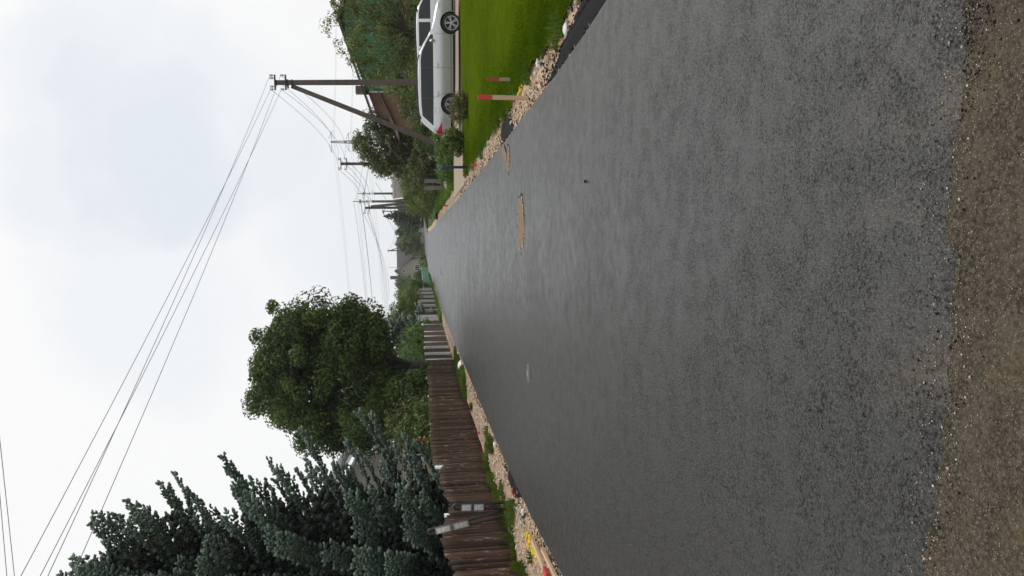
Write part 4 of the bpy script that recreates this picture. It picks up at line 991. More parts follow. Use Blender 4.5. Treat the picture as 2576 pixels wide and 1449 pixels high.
def spruce(name, label, base, H_, rtab, mat_, whorl=0.42, nb=8, step=0.17, shoot=0.14, dens=1.0, trunk_r=0.2, group=None, face=None, up=0.25, cones=0, plume=0.34, inner=0):
    t = thing(name, label, 'tree', base, 0, group)
    P = []; D = []; L = []; TI = []; br = MB(); CP = []  # TI paints shoots light at the lit tips, dark in the shaded inside
    z = 0.35
    while z < H_-0.15:
        Rz = float(np.interp(z, [q[0] for q in rtab], [q[1] for q in rtab]))
        k = max(4, int(round(nb*min(1, 0.45+Rz/3)))); a0 = RND.uniform(0, 6.28)
        for i in range(k):
            a = a0+6.283*i/k+RND.uniform(-.25, .25); Lb = Rz*RND.uniform(0.62, 1.1)
            dn = dens if face is None else dens*(1.0 if math.cos(a-face) > -0.25 else 0.35)
            if Lb < 0.15: Lb = 0.15
            d = Vector((math.cos(a), math.sin(a), 0)); side = Vector((-math.sin(a), math.cos(a), 0))
            el0 = up*0.5+0.35*(z/H_)-0.15+RND.uniform(-.1, .1)
            def pt(s, d=d, el0=el0, Lb=Lb, z=z):
                q = s*Lb
                return Vector((0, 0, z+RND.uniform(-.0, .0)))+d*q+Z0*(q*el0-0.10*q*(1-s)*1.6+up*0.45*Lb*s**3)
            bp_ = [pt(s) for s in (0, .3, .55, .8, 1)]
            br.tube(bp_, [0.03+.012*Lb, 0.025+.006*Lb, .02, .012, .006], 4, False)
            s = 0.18 if Lb > 1 else 0.05
            while s < 1.0:
                p = pt(s); tang = (pt(min(1, s+.05))-pt(max(0, s-.05))).normalized()
                l2 = min(plume, 0.38*Lb*(1.05-s)**0.75+0.06)
                for sg in (-1, 1):
                    if RND.random() > dn: continue
                    dd = (tang*RND.uniform(.55, .9)+side*sg*RND.uniform(.6, 1.0)+Z0*RND.uniform(-.32, .12)).normalized()
                    q = 0.05
                    while q < l2:
                        pp = p+dd*q
                        for sg2 in (-1, 1):
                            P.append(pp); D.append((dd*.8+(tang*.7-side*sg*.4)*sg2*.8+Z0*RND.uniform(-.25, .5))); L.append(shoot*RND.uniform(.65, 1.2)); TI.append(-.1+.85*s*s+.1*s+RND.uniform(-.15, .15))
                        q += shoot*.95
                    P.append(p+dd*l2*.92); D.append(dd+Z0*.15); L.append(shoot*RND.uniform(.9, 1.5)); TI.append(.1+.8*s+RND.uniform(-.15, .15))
                # top shoots
                P.append(p); D.append(tang*.8+Z0*.7+side*RND.uniform(-.4, .4)); L.append(shoot*RND.uniform(.7, 1.1)); TI.append(.4+.5*s)
                s += step/Lb*(1.0 if dn > .5 else 1.6)
            P.append(pt(1.0)); D.append((pt(1.0)-pt(.93))+Z0*.02); L.append(shoot*RND.uniform(1.1, 1.7)); TI.append(.9)
            if cones and z > H_*.35 and RND.random() < .25: CP += [pt(RND.uniform(.75, .98))+Vector((RND.uniform(-.1, .1), RND.uniform(-.1, .1), -.1)) for _ in range(3)]
        z += whorl*RND.uniform(.8, 1.2)*(0.65+0.35*min(1, Rz/2))
    for k in range(10):
        P.append(Vector((0, 0, H_-.9+.09*k))); D.append(Vector((RND.uniform(-1, 1), RND.uniform(-1, 1), .8))); L.append(shoot); TI.append(.7)
    P.append(Vector((0, 0, H_-.2))); D.append(Z0.copy()); L.append(shoot*2.5); TI.append(.8)
    for k in range(inner):  # added filler blocking sky gaps, its dark tint paints the crown's inner shade
        zz = H_*(1-RND.random()**0.6)*.98+.2; Rz = float(np.interp(zz, [q[0] for q in rtab], [q[1] for q in rtab])); a = RND.uniform(0, 6.283); q = Rz*RND.uniform(.05, .62)
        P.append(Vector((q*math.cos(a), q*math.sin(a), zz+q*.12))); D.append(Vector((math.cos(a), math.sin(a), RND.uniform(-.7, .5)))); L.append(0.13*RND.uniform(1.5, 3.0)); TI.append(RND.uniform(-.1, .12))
    P = np.array([tuple(v) for v in P]); D = np.array([tuple(v) for v in D]); L = np.array(L)
    V, F, k = shoots(P, D, L, L*0.31)
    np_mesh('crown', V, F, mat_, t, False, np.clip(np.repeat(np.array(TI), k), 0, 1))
    br.tube([(0, 0, -.1), (0, 0, H_*.5), (0, 0, H_-.1)], [trunk_r, trunk_r*.6, .02], 10)
    br.build('trunk', M['bark'], t, True)
    if CP:
        CP = np.array([tuple(v) for v in CP]); n = len(CP)
        V, F, k = shoots(CP, np.tile(np.array([[0, 0.02, -1.0]]), (n, 1)), np.full(n, .11), np.full(n, .018)); tag(np_mesh('cones', V, F, M['cone'], t), kind='stuff')
    return t

# big blue spruce on the left, its axis at the picture edge, and a darker one behind it
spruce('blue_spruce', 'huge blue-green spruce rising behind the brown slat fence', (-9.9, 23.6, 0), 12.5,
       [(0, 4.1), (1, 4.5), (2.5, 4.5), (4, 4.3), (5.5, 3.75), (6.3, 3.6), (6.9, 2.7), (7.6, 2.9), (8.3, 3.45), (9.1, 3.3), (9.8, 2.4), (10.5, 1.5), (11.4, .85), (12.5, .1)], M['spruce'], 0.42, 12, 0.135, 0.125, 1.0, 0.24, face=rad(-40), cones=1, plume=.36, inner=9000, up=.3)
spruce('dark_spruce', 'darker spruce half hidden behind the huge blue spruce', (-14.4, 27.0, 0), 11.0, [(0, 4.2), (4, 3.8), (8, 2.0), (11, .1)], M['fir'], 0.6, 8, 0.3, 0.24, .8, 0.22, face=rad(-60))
# spruces farther down the left side
spruce('blue_spruce', 'small grey-blue spruce behind the linden and board fence', (-7.0, 66, 0), 5.6, [(0, 2.4), (2, 2.3), (4, 1.5), (5.6, .1)], M['spruce'], 0.42, 8, 0.24, 0.22, 1.0, 0.12, face=rad(-70))
spruce('blue_spruce', 'grey-blue spruce just left of the small one behind the linden', (-10.0, 70, 0), 5.4, [(0, 2.6), (2, 2.4), (4, 1.5), (5.4, .1)], M['spruce'], 0.42, 8, 0.26, 0.24, 1.0, 0.12, face=rad(-70))
spruce('fir_tree', 'dark pointed fir at the bend of the road beyond the hedge', (6.0, 135, rise(135)), 6.9, [(0, 2.4), (3, 1.6), (6.9, .05)], M['fir'], 0.5, 7, 0.32, 0.3, .9, 0.12, up=.05)

# the big round linden behind the gate
leafy('linden_tree', 'big round dense linden tree rising behind the fence', 'tree', (-5.5, 38.4, 0),
      [(0.0, 0, 6.2, 2.9, 2.9, 2.9), (1.9, 0, 6.6, 1.4, 1.6, 1.7), (2.3, -.2, 4.9, 1.0, 1.2, 1.0), (1.0, 0, 8.1, 1.8, 1.8, 1.4), (-.9, 0, 8.5, 1.7, 1.7, 1.2), (-2.4, 0, 7.1, 1.5, 1.7, 1.5), (-2.7, 0, 5.2, 1.4, 1.5, 1.3), (-2.5, 0.3, 3.9, 1.2, 1.3, .8), (0, 0, 3.7, 2.2, 2.0, .8), (1.5, 0, 4.0, 1.4, 1.5, .7)],
      88000, 0.16, M['linden'], (0.22, 3.4), 0.62, 460, limbs=60, fill=0.34, droop=.45, sprigs=.06)
leafy('garden_tree', 'dark leafy tree filling the gap between linden and brick house', 'tree', (-7.1, 34.6, 0), [(0, 0, 2.6, 1.3, 1.1, 1.5), (-.7, 0, 3.8, 1.0, .9, .8), (.9, 0, 1.8, 1.0, .9, 1.2)], 12000, 0.13, M['linden'], (0.08, 1.2), 0.4, 150, limbs=20)
# garden shrubs behind the slat fence
leafy('garden_shrub', 'broad mid-green shrub behind the fence left of the tree trunk', 'shrub', (-7.0, 33.0, 0), [(0, 0, 1.5, 1.0, 1.0, 1.2), (-.7, .3, 1.3, .9, 1, 1.1), (.55, 0, 1.0, .6, .8, .8), (-.3, 0, 2.5, .8, .7, .6)], 9000, 0.11, M['apple'], None, 0.3, 200, limbs=14)
leafy('garden_shrub', 'dark leafy shrub between the linden and the blue spruce', 'shrub', (-6.7, 29.5, 0), [(0, 0, 1.2, .7, .9, 1.0), (.4, 1.0, 1.1, .6, .8, .9), (-.1, .4, 2.0, .5, .6, .5)], 8000, 0.11, M['shrub'], None, 0.3, 200, limbs=12)
leafy('garden_shrub', 'tall dark foliage beneath the left side of the linden crown', 'shrub', (-7.2, 36.2, 0), [(0, 0, 2.4, 1.0, .9, 1.2), (.6, 0, 1.7, .7, .9, 1.1), (-1, 0, 1.6, 1, 1, 1.3)], 8000, 0.12, M['linden'], None, 0.32, 180, limbs=12)
rb = leafy('rose_bush', 'rose bush with red blooms poking over the brown fence', 'shrub', (-5.85, 24.2, 0), [(0, 0, .95, .45, .5, .45), (.05, -.5, 1.0, .35, .4, .3)], 1500, 0.075, M['bright'], None, 0.16, 60, limbs=10)
for q in ((-.1, .75, 1.62), (0.0, .35, 1.48), (-.05, -.1, 1.38), (.1, .1, 1.3)):
    m = MB()
    for j in range(9):
        a = j*2.4; r = .012+.008*j; c = Vector(q)+Vector((math.cos(a)*r, math.sin(a)*r, .05-.008*j))
        R = Matrix.Rotation(a, 3, 'Z') @ Matrix.Rotation(.5+.1*j, 3, 'Y')
        m.add([c+R @ Vector(v) for v in ((-.04, 0, 0), (0, -.045, .012), (.045, 0, .03), (0, .045, .012))], [(0, 1, 2, 3)])
    m.build('bloom', M['flower'], rb); MB().tube([(q[0]*.3, q[1]*.5, .4), q], .008, 5).build('stalk', M['shrub_warm'], rb)
# behind the board fence and pillars
leafy('garden_tree', 'pale green feathery shrub above the far board fence', 'tree', (-6.9, 56, 0), [(0, 0, 2.0, 1.5, 1.3, 1.3), (1.0, .5, 1.4, 1.0, 1, 1.0), (-1, 0, 1.8, 1.2, 1, 1.2)], 9000, 0.13, M['bright'], (0.08, 1.2), 0.34, 160)
leafy('garden_tree', 'mid-green apple tree behind the white brick pillars', 'tree', (-6.9, 78, 0), [(0, 0, 2.6, 2.0, 1.8, 1.8), (1.6, .5, 2.2, 1.5, 1.4, 1.4), (-1.8, 0, 2.4, 1.6, 1.5, 1.7), (0.4, 0, 4.0, 1.2, 1.2, .8)], 12000, 0.18, M['shrub'], (0.12, 1.4), 0.5, 200)
leafy('garden_tree', 'yellowish-green apple tree behind the last white pillars', 'tree', (-5.6, 92, rise(92)), [(0, 0, 2.4, 1.6, 1.5, 1.7), (1.2, .5, 1.8, 1.2, 1.2, 1.2), (-1.6, 0, 2.2, 1.4, 1.4, 1.5)], 9000, 0.2, M['bright'], (0.1, 1.2), 0.5, 150)
leafy('garden_tree', 'dark rounded bush in front of the grey house', 'tree', (-5.3, 146, rise(146)), [(0, 0, 1.5, 1.4, 1.4, 1.4), (-1.2, 0, 1.4, 1.2, 1.3, 1.3), (1.0, 0, 1.0, .8, .9, .9)], 8000, 0.26, M['linden'], (0.1, 1), 0.6, 120)
leafy('garden_tree', 'olive tree behind the dark rounded bush', 'tree', (-7.6, 155, rise(155)), [(0, 0, 3.4, 2.6, 2.4, 2.6), (-2, 0, 3, 2, 2, 2)], 7000, 0.32, M['shrub'], (0.14, 1.6), 0.8, 110)

# right side: trees before the green house
leafy('willow_tree', 'leafy willow with long upright shoots before the green house', 'tree', (11.2, 41.6, 0),
      [(-.2, 0, 3.0, 1.7, 1.5, 1.9), (-1.9, 0, 2.3, 1.3, 1.2, 1.5), (2.0, 0, 3.2, 1.9, 1.5, 2.0), (3.8, .2, 3.0, 1.5, 1.4, 2.0), (.3, 0, 5.2, .5, .5, 1.1), (-.75, 0, 4.9, .45, .4, .9), (-1.55, 0, 4.2, .45, .4, .75), (-2.3, 0, 3.7, .4, .4, .6), (1.5, 0, 5.1, .7, .5, .8)],
      19000, 0.12, M['birch'], (0.14, 2.0), 0.32, 400, limbs=50, droop=.2, sprigs=.2, fill=.2)
leafy('apple_tree', 'young apple tree in front of the brown plastered wall', 'tree', (9.1, 45.4, 0), [(0, 0, 2.0, 1.0, .9, 1.1), (-.8, 0, 1.7, .8, .8, .9), (.5, 0, 2.9, .6, .6, .6)], 6000, 0.12, M['apple'], (0.07, 1.0), 0.3, 110, limbs=20)
leafy('apple_tree', 'grey-green rounded apple tree right of the second pole', 'tree', (7.2, 53, 0),
      [(0, 0, 3.5, 1.9, 1.7, 1.8), (-1.1, 0, 3.0, 1.1, 1.2, 1.4), (1.3, 0, 3.3, 1.3, 1.3, 1.5), (-.2, 0, 5.0, 1.1, 1, .7), (-1.6, -.3, 3.9, .5, .6, 1.0)], 19000, 0.15, M['apple'], (0.16, 1.6), 0.36, 360, limbs=40, sprigs=.2)
for k, (px, py, rx, h, mt, lab) in enumerate([(13.6, 38.5, 1.7, 2.3, 'shrub', 'dark hedge shrub behind the front of the silver wagon'), (10.6, 38.8, 1.6, 2.0, 'linden', 'dark hedge shrub behind the roof of the silver wagon'), (8.6, 39.5, 1.3, 1.9, 'shrub', 'dark hedge shrub behind the strutted pole'), (6.6, 41.5, 1.2, 2.0, 'linden', 'dark hedge shrub behind the foot of the strut')]):
    leafy('hedge_shrub', lab, 'shrub', (px, py, 0), [(0, 0, h*.5, rx, .9, h*.5), (rx*.6, 0, h*.4, rx*.6, .8, h*.42), (-rx*.6, 0, h*.42, rx*.6, .8, h*.45)], 6500, 0.11, M[mt], None, 0.28, 130, limbs=12)
leafy('roadside_shrub', 'olive green shrub over the concrete gate posts', 'shrub', (5.3, 49.0, 0), [(0, 0, 1.2, 1.0, .9, 1.0), (-.7, .4, 1.3, .8, .8, .8), (.7, 0, 1.0, .7, .8, .9)], 7000, 0.12, M['apple'], None, 0.28, 140, limbs=12)
leafy('roadside_shrub', 'warm green shrub beyond the concrete gate posts', 'shrub', (4.3, 52, 0), [(0, 0, 1.4, 1.0, 1, 1.2), (.9, 1, 1.5, .9, 1, 1.2), (-.2, 3, 1.5, .9, 1.2, 1.2)], 7000, 0.13, M['birch'], None, 0.3, 140, limbs=12)
leafy('roadside_shrub', 'tall hedge shrub along the right roadside', 'shrub', (4.2, 61, 0), [(0, 0, 1.4, .9, 1.6, 1.3), (.8, 2, 1.6, 1.0, 1.6, 1.4), (0, 5, 1.5, .9, 1.6, 1.3)], 8000, 0.14, M['shrub'], None, 0.32, 150, limbs=12)
leafy('roadside_shrub', 'trimmed end of the brown-green hedge at the road bend', 'shrub', (4.2, 76, 0), [(0, 0, 1.3, .9, 2.2, 1.3), (.9, 3, 1.4, .9, 2.2, 1.4)], 7000, 0.16, M['apple'], None, 0.3, 140, limbs=12)
leafy('low_bush', 'small rounded bush with orange-tinted leaves at the lawn edge by the rear wheel', 'bush', (4.22, 23.5, 0.0), [(0, 0, .33, .42, .4, .28), (.22, 0, .26, .26, .3, .22), (-.2, 0, .3, .28, .3, .24)], 3600, 0.045, M['shrub_warm'], None, 0.11, 130, limbs=16)
leafy('low_bush', 'dark green leafy bush behind the car tail light', 'bush', (3.6, 26.1, 0.0), [(0, 0, .42, .36, .36, .38), (.28, 0, .3, .24, .3, .27), (-.22, 0, .33, .22, .26, .28)], 2200, 0.085, M['shrub'], None, 0.14, 100, limbs=14)
leafy('weeds', 'clump of bright weeds at the foot of the strut', 'bush', (4.7, 34.6, 0.0), [(0, 0, .4, .8, .5, .4), (-1.0, .6, .35, .6, .5, .35), (.3, .3, .7, .4, .3, .3)], 4000, 0.09, M['bright'], None, 0.2, 120, limbs=10)
leafy('fence_bush', 'low overgrown bush at the distant green fence', 'bush', (-2.6, 146.5, rise(146)), [(0, 0, .6, .7, 1.2, .6), (.3, 4, .7, .7, 1.5, .7), (-.4, -3, .5, .5, 1.2, .5)], 2500, 0.2, M['bright'], None, .4, 60, limbs=8)
leafy('fence_bush', 'second low bush farther along the distant green fence', 'bush', (-1.6, 160, rise(160)), [(0, 0, .7, .8, 1.6, .7), (.6, 5, .8, .8, 1.6, .8)], 2500, 0.22, M['shrub'], None, .45, 60, limbs=8)
# distance
far = [(9.5, 108, 1.8, 4.2, 'shrub', 'green garden tree behind the far strutted pole'), (7.4, 88, 1.6, 3.4, 'birch', 'tall loose shrub behind the right hedge'), (11.5, 100, 2.2, 4.0, 'apple', 'garden tree beside the grey roofed house'), (14, 150, 3.0, 6.5, 'linden', 'dark far tree behind the grey roofed house'), (18.5, 158, 3.2, 7.2, 'shrub', 'far tree right of the dark far tree'), (11, 170, 2.6, 6.0, 'linden', 'far tree behind the pointed fir'),
       (6.6, 218, 3.6, 7.8, 'linden', 'far dark tree mass at the end of the road'), (2.6, 224, 3.2, 7.6, 'shrub', 'far green tree left of the road end'), (1.7, 198, 2.2, 6.4, 'shrub', 'far tree right beside the grey house wing'), (10.5, 235, 4.0, 8.4, 'shrub', 'far tree right of the road end'), (16, 225, 4.0, 8.0, 'linden', 'far tree behind the pointed fir on the right'), (21, 240, 4.5, 8.8, 'linden', 'rightmost far tree in the gap below the lines'), (-9.5, 240, 4.5, 8.0, 'linden', 'far tree left of the grey house')]
for (px, py, rx, h, mt, lab) in far:
    leafy('far_tree', lab, 'tree', (px, py, rise(py)-.1), [(0, 0, h*.55, rx, rx, h*.42), (rx*.55, 0, h*.45, rx*.7, rx*.7, h*.4), (-rx*.6, 0, h*.45, rx*.65, rx*.7, h*.38), (.1, 0, h*.8, rx*.6, rx*.6, h*.2)], 5200, 0.0016*py+0.1, M[mt], (0.1+.01*h, h*.3), 0.14*rx+.3, 120, 'distant trees', limbs=12)
# far wood closing the horizon: one mass
n = 26000
k = NR.integers(0, 150, n); cxs = NR.uniform(-260, 330, 150); cys = NR.uniform(380, 460, 150); hs = NR.uniform(6, 11, 150); rs = NR.uniform(5, 10, 150)
d = unit(n); d[:, 2] = np.abs(d[:, 2])
P = np.stack([cxs[k]+d[:, 0]*rs[k], cys[k]+d[:, 1]*rs[k], RZ(cys[k])+d[:, 2]*hs[k]*NR.uniform(.3, 1, n)], 1)
Nn = d*.5+unit(n)*.6+np.array([0, 0, .4]); Nn /= np.linalg.norm(Nn, axis=1, keepdims=True)
wd = leaves('distant_woodland', P, Nn, 2.7, M['linden'], None, NR.random(n)); tag(wd, 'dark line of distant woodland on the horizon', None, None, 'stuff')

# ------------------------------------------------------------------ houses
def window(t, c, w, h, axis='y', frame='white_paint', glass='glass', mull=1):
    """window in a wall facing -Y at centre c"""
    x, y, z = c; f = MB(); b = 0.07
    f.b2(x-w/2, x+w/2, y-.05, y, z-h/2, z-h/2+b); f.b2(x-w/2, x+w/2, y-.05, y, z+h/2-b, z+h/2)
    f.b2(x-w/2, x-w/2+b, y-.048, y, z-h/2+b, z+h/2-b); f.b2(x+w/2-b, x+w/2, y-.048, y, z-h/2+b, z+h/2-b)
    for k in range(mull):
        q = x-w/2+w*(k+1)/(mull+1); f.b2(q-.03, q+.03, y-.046, y, z-h/2+b, z+h/2-b)
    o = f.build('window', M[frame], t)
    MB().b2(x-w/2+b, x+w/2-b, y-.02, y-.012, z-h/2+b, z+h/2-b).build('pane', M[glass], o)
    MB().b2(x-w/2-.05, x+w/2+.05, y-.12, y+.0, z-h/2-.05, z-h/2-.002).build('sill', M['white_paint'], o)
    return o

def roof_slab(t, a, b, c, d, th, mat_, name='roof'):
    a, b, c, d = map(Vector, (a, b, c, d)); n = (b-a).cross(d-a).normalized()*th
    if n.z < 0: n = -n
    return MB().prism([a, b, c, d], n).build(name, M[mat_], t)

# cream brick house behind the blue spruce: gable facing the camera
ch = thing('cream_house', 'cream brick house with white gable trim behind the blue spruce', 'house', (-8.6, 36.2, 0))
MB().add([(-6.4, .12, -.1), (-.02, .12, -.1), (-.02, .12, 2.5), (-.75, .12, 4.6), (-3.2, .12, 6.0), (-5.65, .12, 4.6), (-6.4, .12, 2.5)], [(0, 1, 2, 3, 4, 5, 6)]).build('wall', M['cream_mortar'], ch)
wl_ = MB().b2(-6.4, -.02, .125, 8, -.1, 2.5).build('side_wall', M['cream_mortar'], ch)
bw, bh = 0.215, 0.098
bme = MB().box((0, 0, 0), (bw-.014, .11, bh-.014)); bo = bme.build('brick', M['cream_brick'], ch, loc=(0, 0, -5)); bevel(bo, .006); brick_me = bo.data; bpy.data.objects.remove(bo)
cnt = 0; rest = MB()
for j in range(26):
    for i in range(30):
        x_ = -.02-bw*(i+.5+(.5 if j % 2 else 0)); z_ = -.05+bh*(j+.5)
        if x_ < -6.3: continue
        if -1.12 < x_ < -.38 and 1.5 < z_ < 2.4: continue
        if i < 11 and cnt < 300:
            o = bpy.data.objects.new('brick', brick_me); o.location = (x_, .065+RND.uniform(-.004, .004), z_); link(o, ch); cnt += 1
        else: rest.box((x_, .065, z_), (bw-.014, .11, bh-.014))
tag(rest.build('more_bricks', M['cream_brick'], ch), kind='stuff')
MB().add([(-.02, .02, 2.52), (-.75, .02, 4.6), (-3.2, .02, 6.0), (-5.65, .02, 4.6), (-6.4, .02, 2.52)], [(0, 1, 2, 3, 4)]).build('gable_cladding', M['plaster_grey'], ch)
window(ch, (-.75, .02, 1.95), .6, .8, mull=1)
GB = [(.28, 2.35), (-.55, 4.75), (-3.2, 6.2), (-5.85, 4.75), (-6.68, 2.35)]
for e0, e1 in zip(GB[:-1], GB[1:]):
    a, b = Vector((e0[0], -.35, e0[1])), Vector((e1[0], -.35, e1[1])); inn = Vector((-.32 if e0[0] > -3 else .32, .3, -.12))
    MB().bar(a, b, .13, .05).build('fascia', M['white_paint'], ch)
    MB().bar(a+inn, b+inn, .09, .04).build('trim', M['white_paint'], ch)
    roof_slab(ch, (e0[0], -.38, e0[1]+.08), (e1[0], -.38, e1[1]+.08), (e1[0], 8.3, e1[1]+.08), (e0[0], 8.3, e0[1]+.08), .07, 'slate')

# house with green board gable on the right
gh = thing('green_gable_house', 'brown plastered house with green boarded gable behind the willow', 'house', (13.9, 48.5, 0))
MB().b2(-5.4, 5.4, .1, 9, -.1, 4.05).build('wall', M['plaster_brown'], gh)
for k in range(46):
    x_ = -4.2+.2*(k+.5); top = 5.98-abs(x_)*0.335
    bevel(MB().b2(x_-.095, x_+.095, .03+RND.uniform(0, .01), .09, 2.4, top).build('board', M['green_board'], gh), .01)
MB().add([(-5.4, .1, 4.05), (5.4, .1, 4.05), (0, .1, 6.0)], [(0, 1, 2)]).build('gable_wall', M['plaster_brown'], gh)
for s in (-1, 1):
    roof_slab(gh, (s*6.0, -.45, 4.06), (0, -.45, 6.08), (0, 9.4, 6.08), (s*6.0, 9.4, 4.06), .09, 'green_metal')
    MB().bar((s*6.0, -.48, 4.03), (0, -.48, 6.05), .05, .16).build('fascia', M['brown_roof'], gh)
bevel(MB().b2(-4.3, -3.85, .3, .8, 4.3, 5.2).build('chimney', M['brown_roof'], gh), .02)
window(gh, (-3.75, .03, 3.55), .75, 1.0, frame='green_board', glass='pane_light')
MB().tube([(-4.3, -.1, 4.35), (-4.3, -.1, 0.2)], .05, 8).build('downpipe', M['white_pipe'], gh)
# lower annex with brown roof on the left
MB().b2(-6.4, -4.45, -.6, 3, -.1, 2.6).build('annex', M['plaster_brown'], gh)
MB().prism([(-6.4, -.6, 2.601), (-4.46, -.6, 2.601), (-4.46, -.6, 3.66), (-6.4, -.6, 2.75)], (0, 3.4, 0)).build('annex_gable', M['plaster_brown'], gh)
roof_slab(gh, (-6.8, -.9, 2.62), (-4.4, -.9, 3.75), (-4.4, 3.2, 3.75), (-6.8, 3.2, 2.62), .08, 'brown_roof', 'annex_roof')
window(gh, (-5.6, -.6, 1.5), .7, .9, glass='pane_light')

# grey gabled house where the road bends
hs_ = thing('grey_house', 'grey plastered house with steep dark gable at the road bend', 'house', (-4.9, 216, rise(216)-.2))
W, HH, EV = 3.4, 8.4, 3.6
MB().add([(-W, 0, 0), (W-.6, 0, 0), (W-.6, 0, EV), (-.3, 0, HH-.5), (-W, 0, EV)], [(0, 1, 2, 3, 4)]).build('gable_wall', M['plaster_grey'], hs_)
MB().b2(-W+.01, W-.61, .02, 9, 0, EV).build('wall', M['plaster_grey'], hs_)
roof_slab(hs_, (W, -.5, EV-.3), (-.3, -.5, HH-.4), (-.3, 9.4, HH-.4), (W, 9.4, EV-.3), .15, 'slate')
roof_slab(hs_, (-W-.5, -.5, EV-.3), (-.3, -.5, HH-.4), (-.3, 9.4, HH-.4), (-W-.5, 9.4, EV-.3), .15, 'slate')
for s, ex in ((1, W), (-1, -W-.5)): MB().bar((ex, -.56, EV-.34), (-.3, -.56, HH-.44), .08, .28).build('fascia', M['plaster_pale'], hs_)
MB().b2(-2.6, -1.7, 2, 2.9, 6, HH+.9).build('chimney', M['slate'], hs_)
window(hs_, (.55, 0, 1.9), 1.5, 1.4, mull=2); window(hs_, (-.3, 0, 5.4), .7, .7, mull=0)
MB().tube([(0.6, 3, 7.5), (0.6, 3, 9.8)], .05, 5).build('aerial', M['galv'], hs_)
# wing to the right with long roof
MB().b2(W-.6, W+5.2, 2, 9, 0, 3.0).build('wing_wall', M['plaster_grey'], hs_)
roof_slab(hs_, (W-.6, 1.6, 2.8), (W+5.6, 1.6, 2.8), (W+5.6, 5.5, HH-1.0), (W-3.2, 5.5, HH-1.0), .15, 'slate', 'wing_roof')
window(hs_, (W+1.6, 2, 1.7), 1.3, 1.1, mull=1); window(hs_, (W+3.8, 2, 1.7), 1.3, 1.1, mull=1)

# low house with brown slate roof seen between shrubs on the right
rh = thing('slate_roof_house', 'pale house with brown-grey slate roof behind the roadside shrubs', 'house', (9.0, 93, rise(93)-.1))
MB().b2(-2.2, 3.6, 0, 6, 0, 2.7).build('wall', M['plaster_pale'], rh)
roof_slab(rh, (-2.6, -.4, 2.5), (4, -.4, 2.5), (4, 3, 4.5), (-2.6, 3, 4.5), .1, 'slate_brown'); roof_slab(rh, (-2.6, 6.4, 2.5), (4, 6.4, 2.5), (4, 3, 4.5), (-2.6, 3, 4.5), .1, 'slate_brown')
MB().b2(-2.7, 4.1, 2.9, 3.1, 4.55, 4.68).build('ridge', M['white_pipe'], rh); MB().bar((-2.65, -.45, 2.5), (-2.65, 3, 4.56), .08, .16).build('fascia', M['white_pipe'], rh)
window(rh, (-.6, 0, 1.6), 1.1, 1.1); window(rh, (1.8, 0, 1.6), 1.1, 1.1)

# ------------------------------------------------------------------ cars
def car_paint(name, col, rough=0.28, metal=0.75):
    m, n, l, b, out = new_mat(name)
    b.inputs['Base Color'].default_value = (*col, 1); b.inputs['Metallic'].default_value = metal; b.inputs['Roughness'].default_value = rough
    b.inputs['Coat Weight'].default_value = 0.6; b.inputs['Coat Roughness'].default_value = 0.06
    t = noise(n, l, 900, 2); r = n.new('ShaderNodeMapRange'); r.inputs['To Min'].default_value = rough-.05; r.inputs['To Max'].default_value = rough+.08
    l.new(t.outputs['Fac'], r.inputs['Value']); l.new(r.outputs[0], b.inputs['Roughness']); return m
def glassy(name, col, rough=0.04):
    m, n, l, b, out = new_mat(name); b.inputs['Base Color'].default_value = (*col, 1); b.inputs['Roughness'].default_value = rough; b.inputs['Specular IOR Level'].default_value = .28; return m
CM = dict(paint=car_paint('silver_paint', (0.50, 0.515, 0.53), 0.32), glass=glassy('tinted_car_glass', (0.020, 0.030, 0.028)), black=mat('black_trim', (0.012, 0.012, 0.013), .5, .2), tyre=mat('tyre_rubber', (0.018, 0.018, 0.019), .85, .3, 20),
          rim=mat('alloy_rim', (0.45, 0.46, 0.47), .35, .1, 10, 0, .8), red=glassy('red_lens', (0.42, 0.012, 0.015), .12), lens=glassy('clear_lens', (0.50, 0.52, 0.54), .1), chrome=mat('bright_trim', (0.62, 0.63, 0.64), .22, .05, 10, 0, .9), seam=mat('panel_gap', (0.05, 0.052, 0.055), .8, .1))

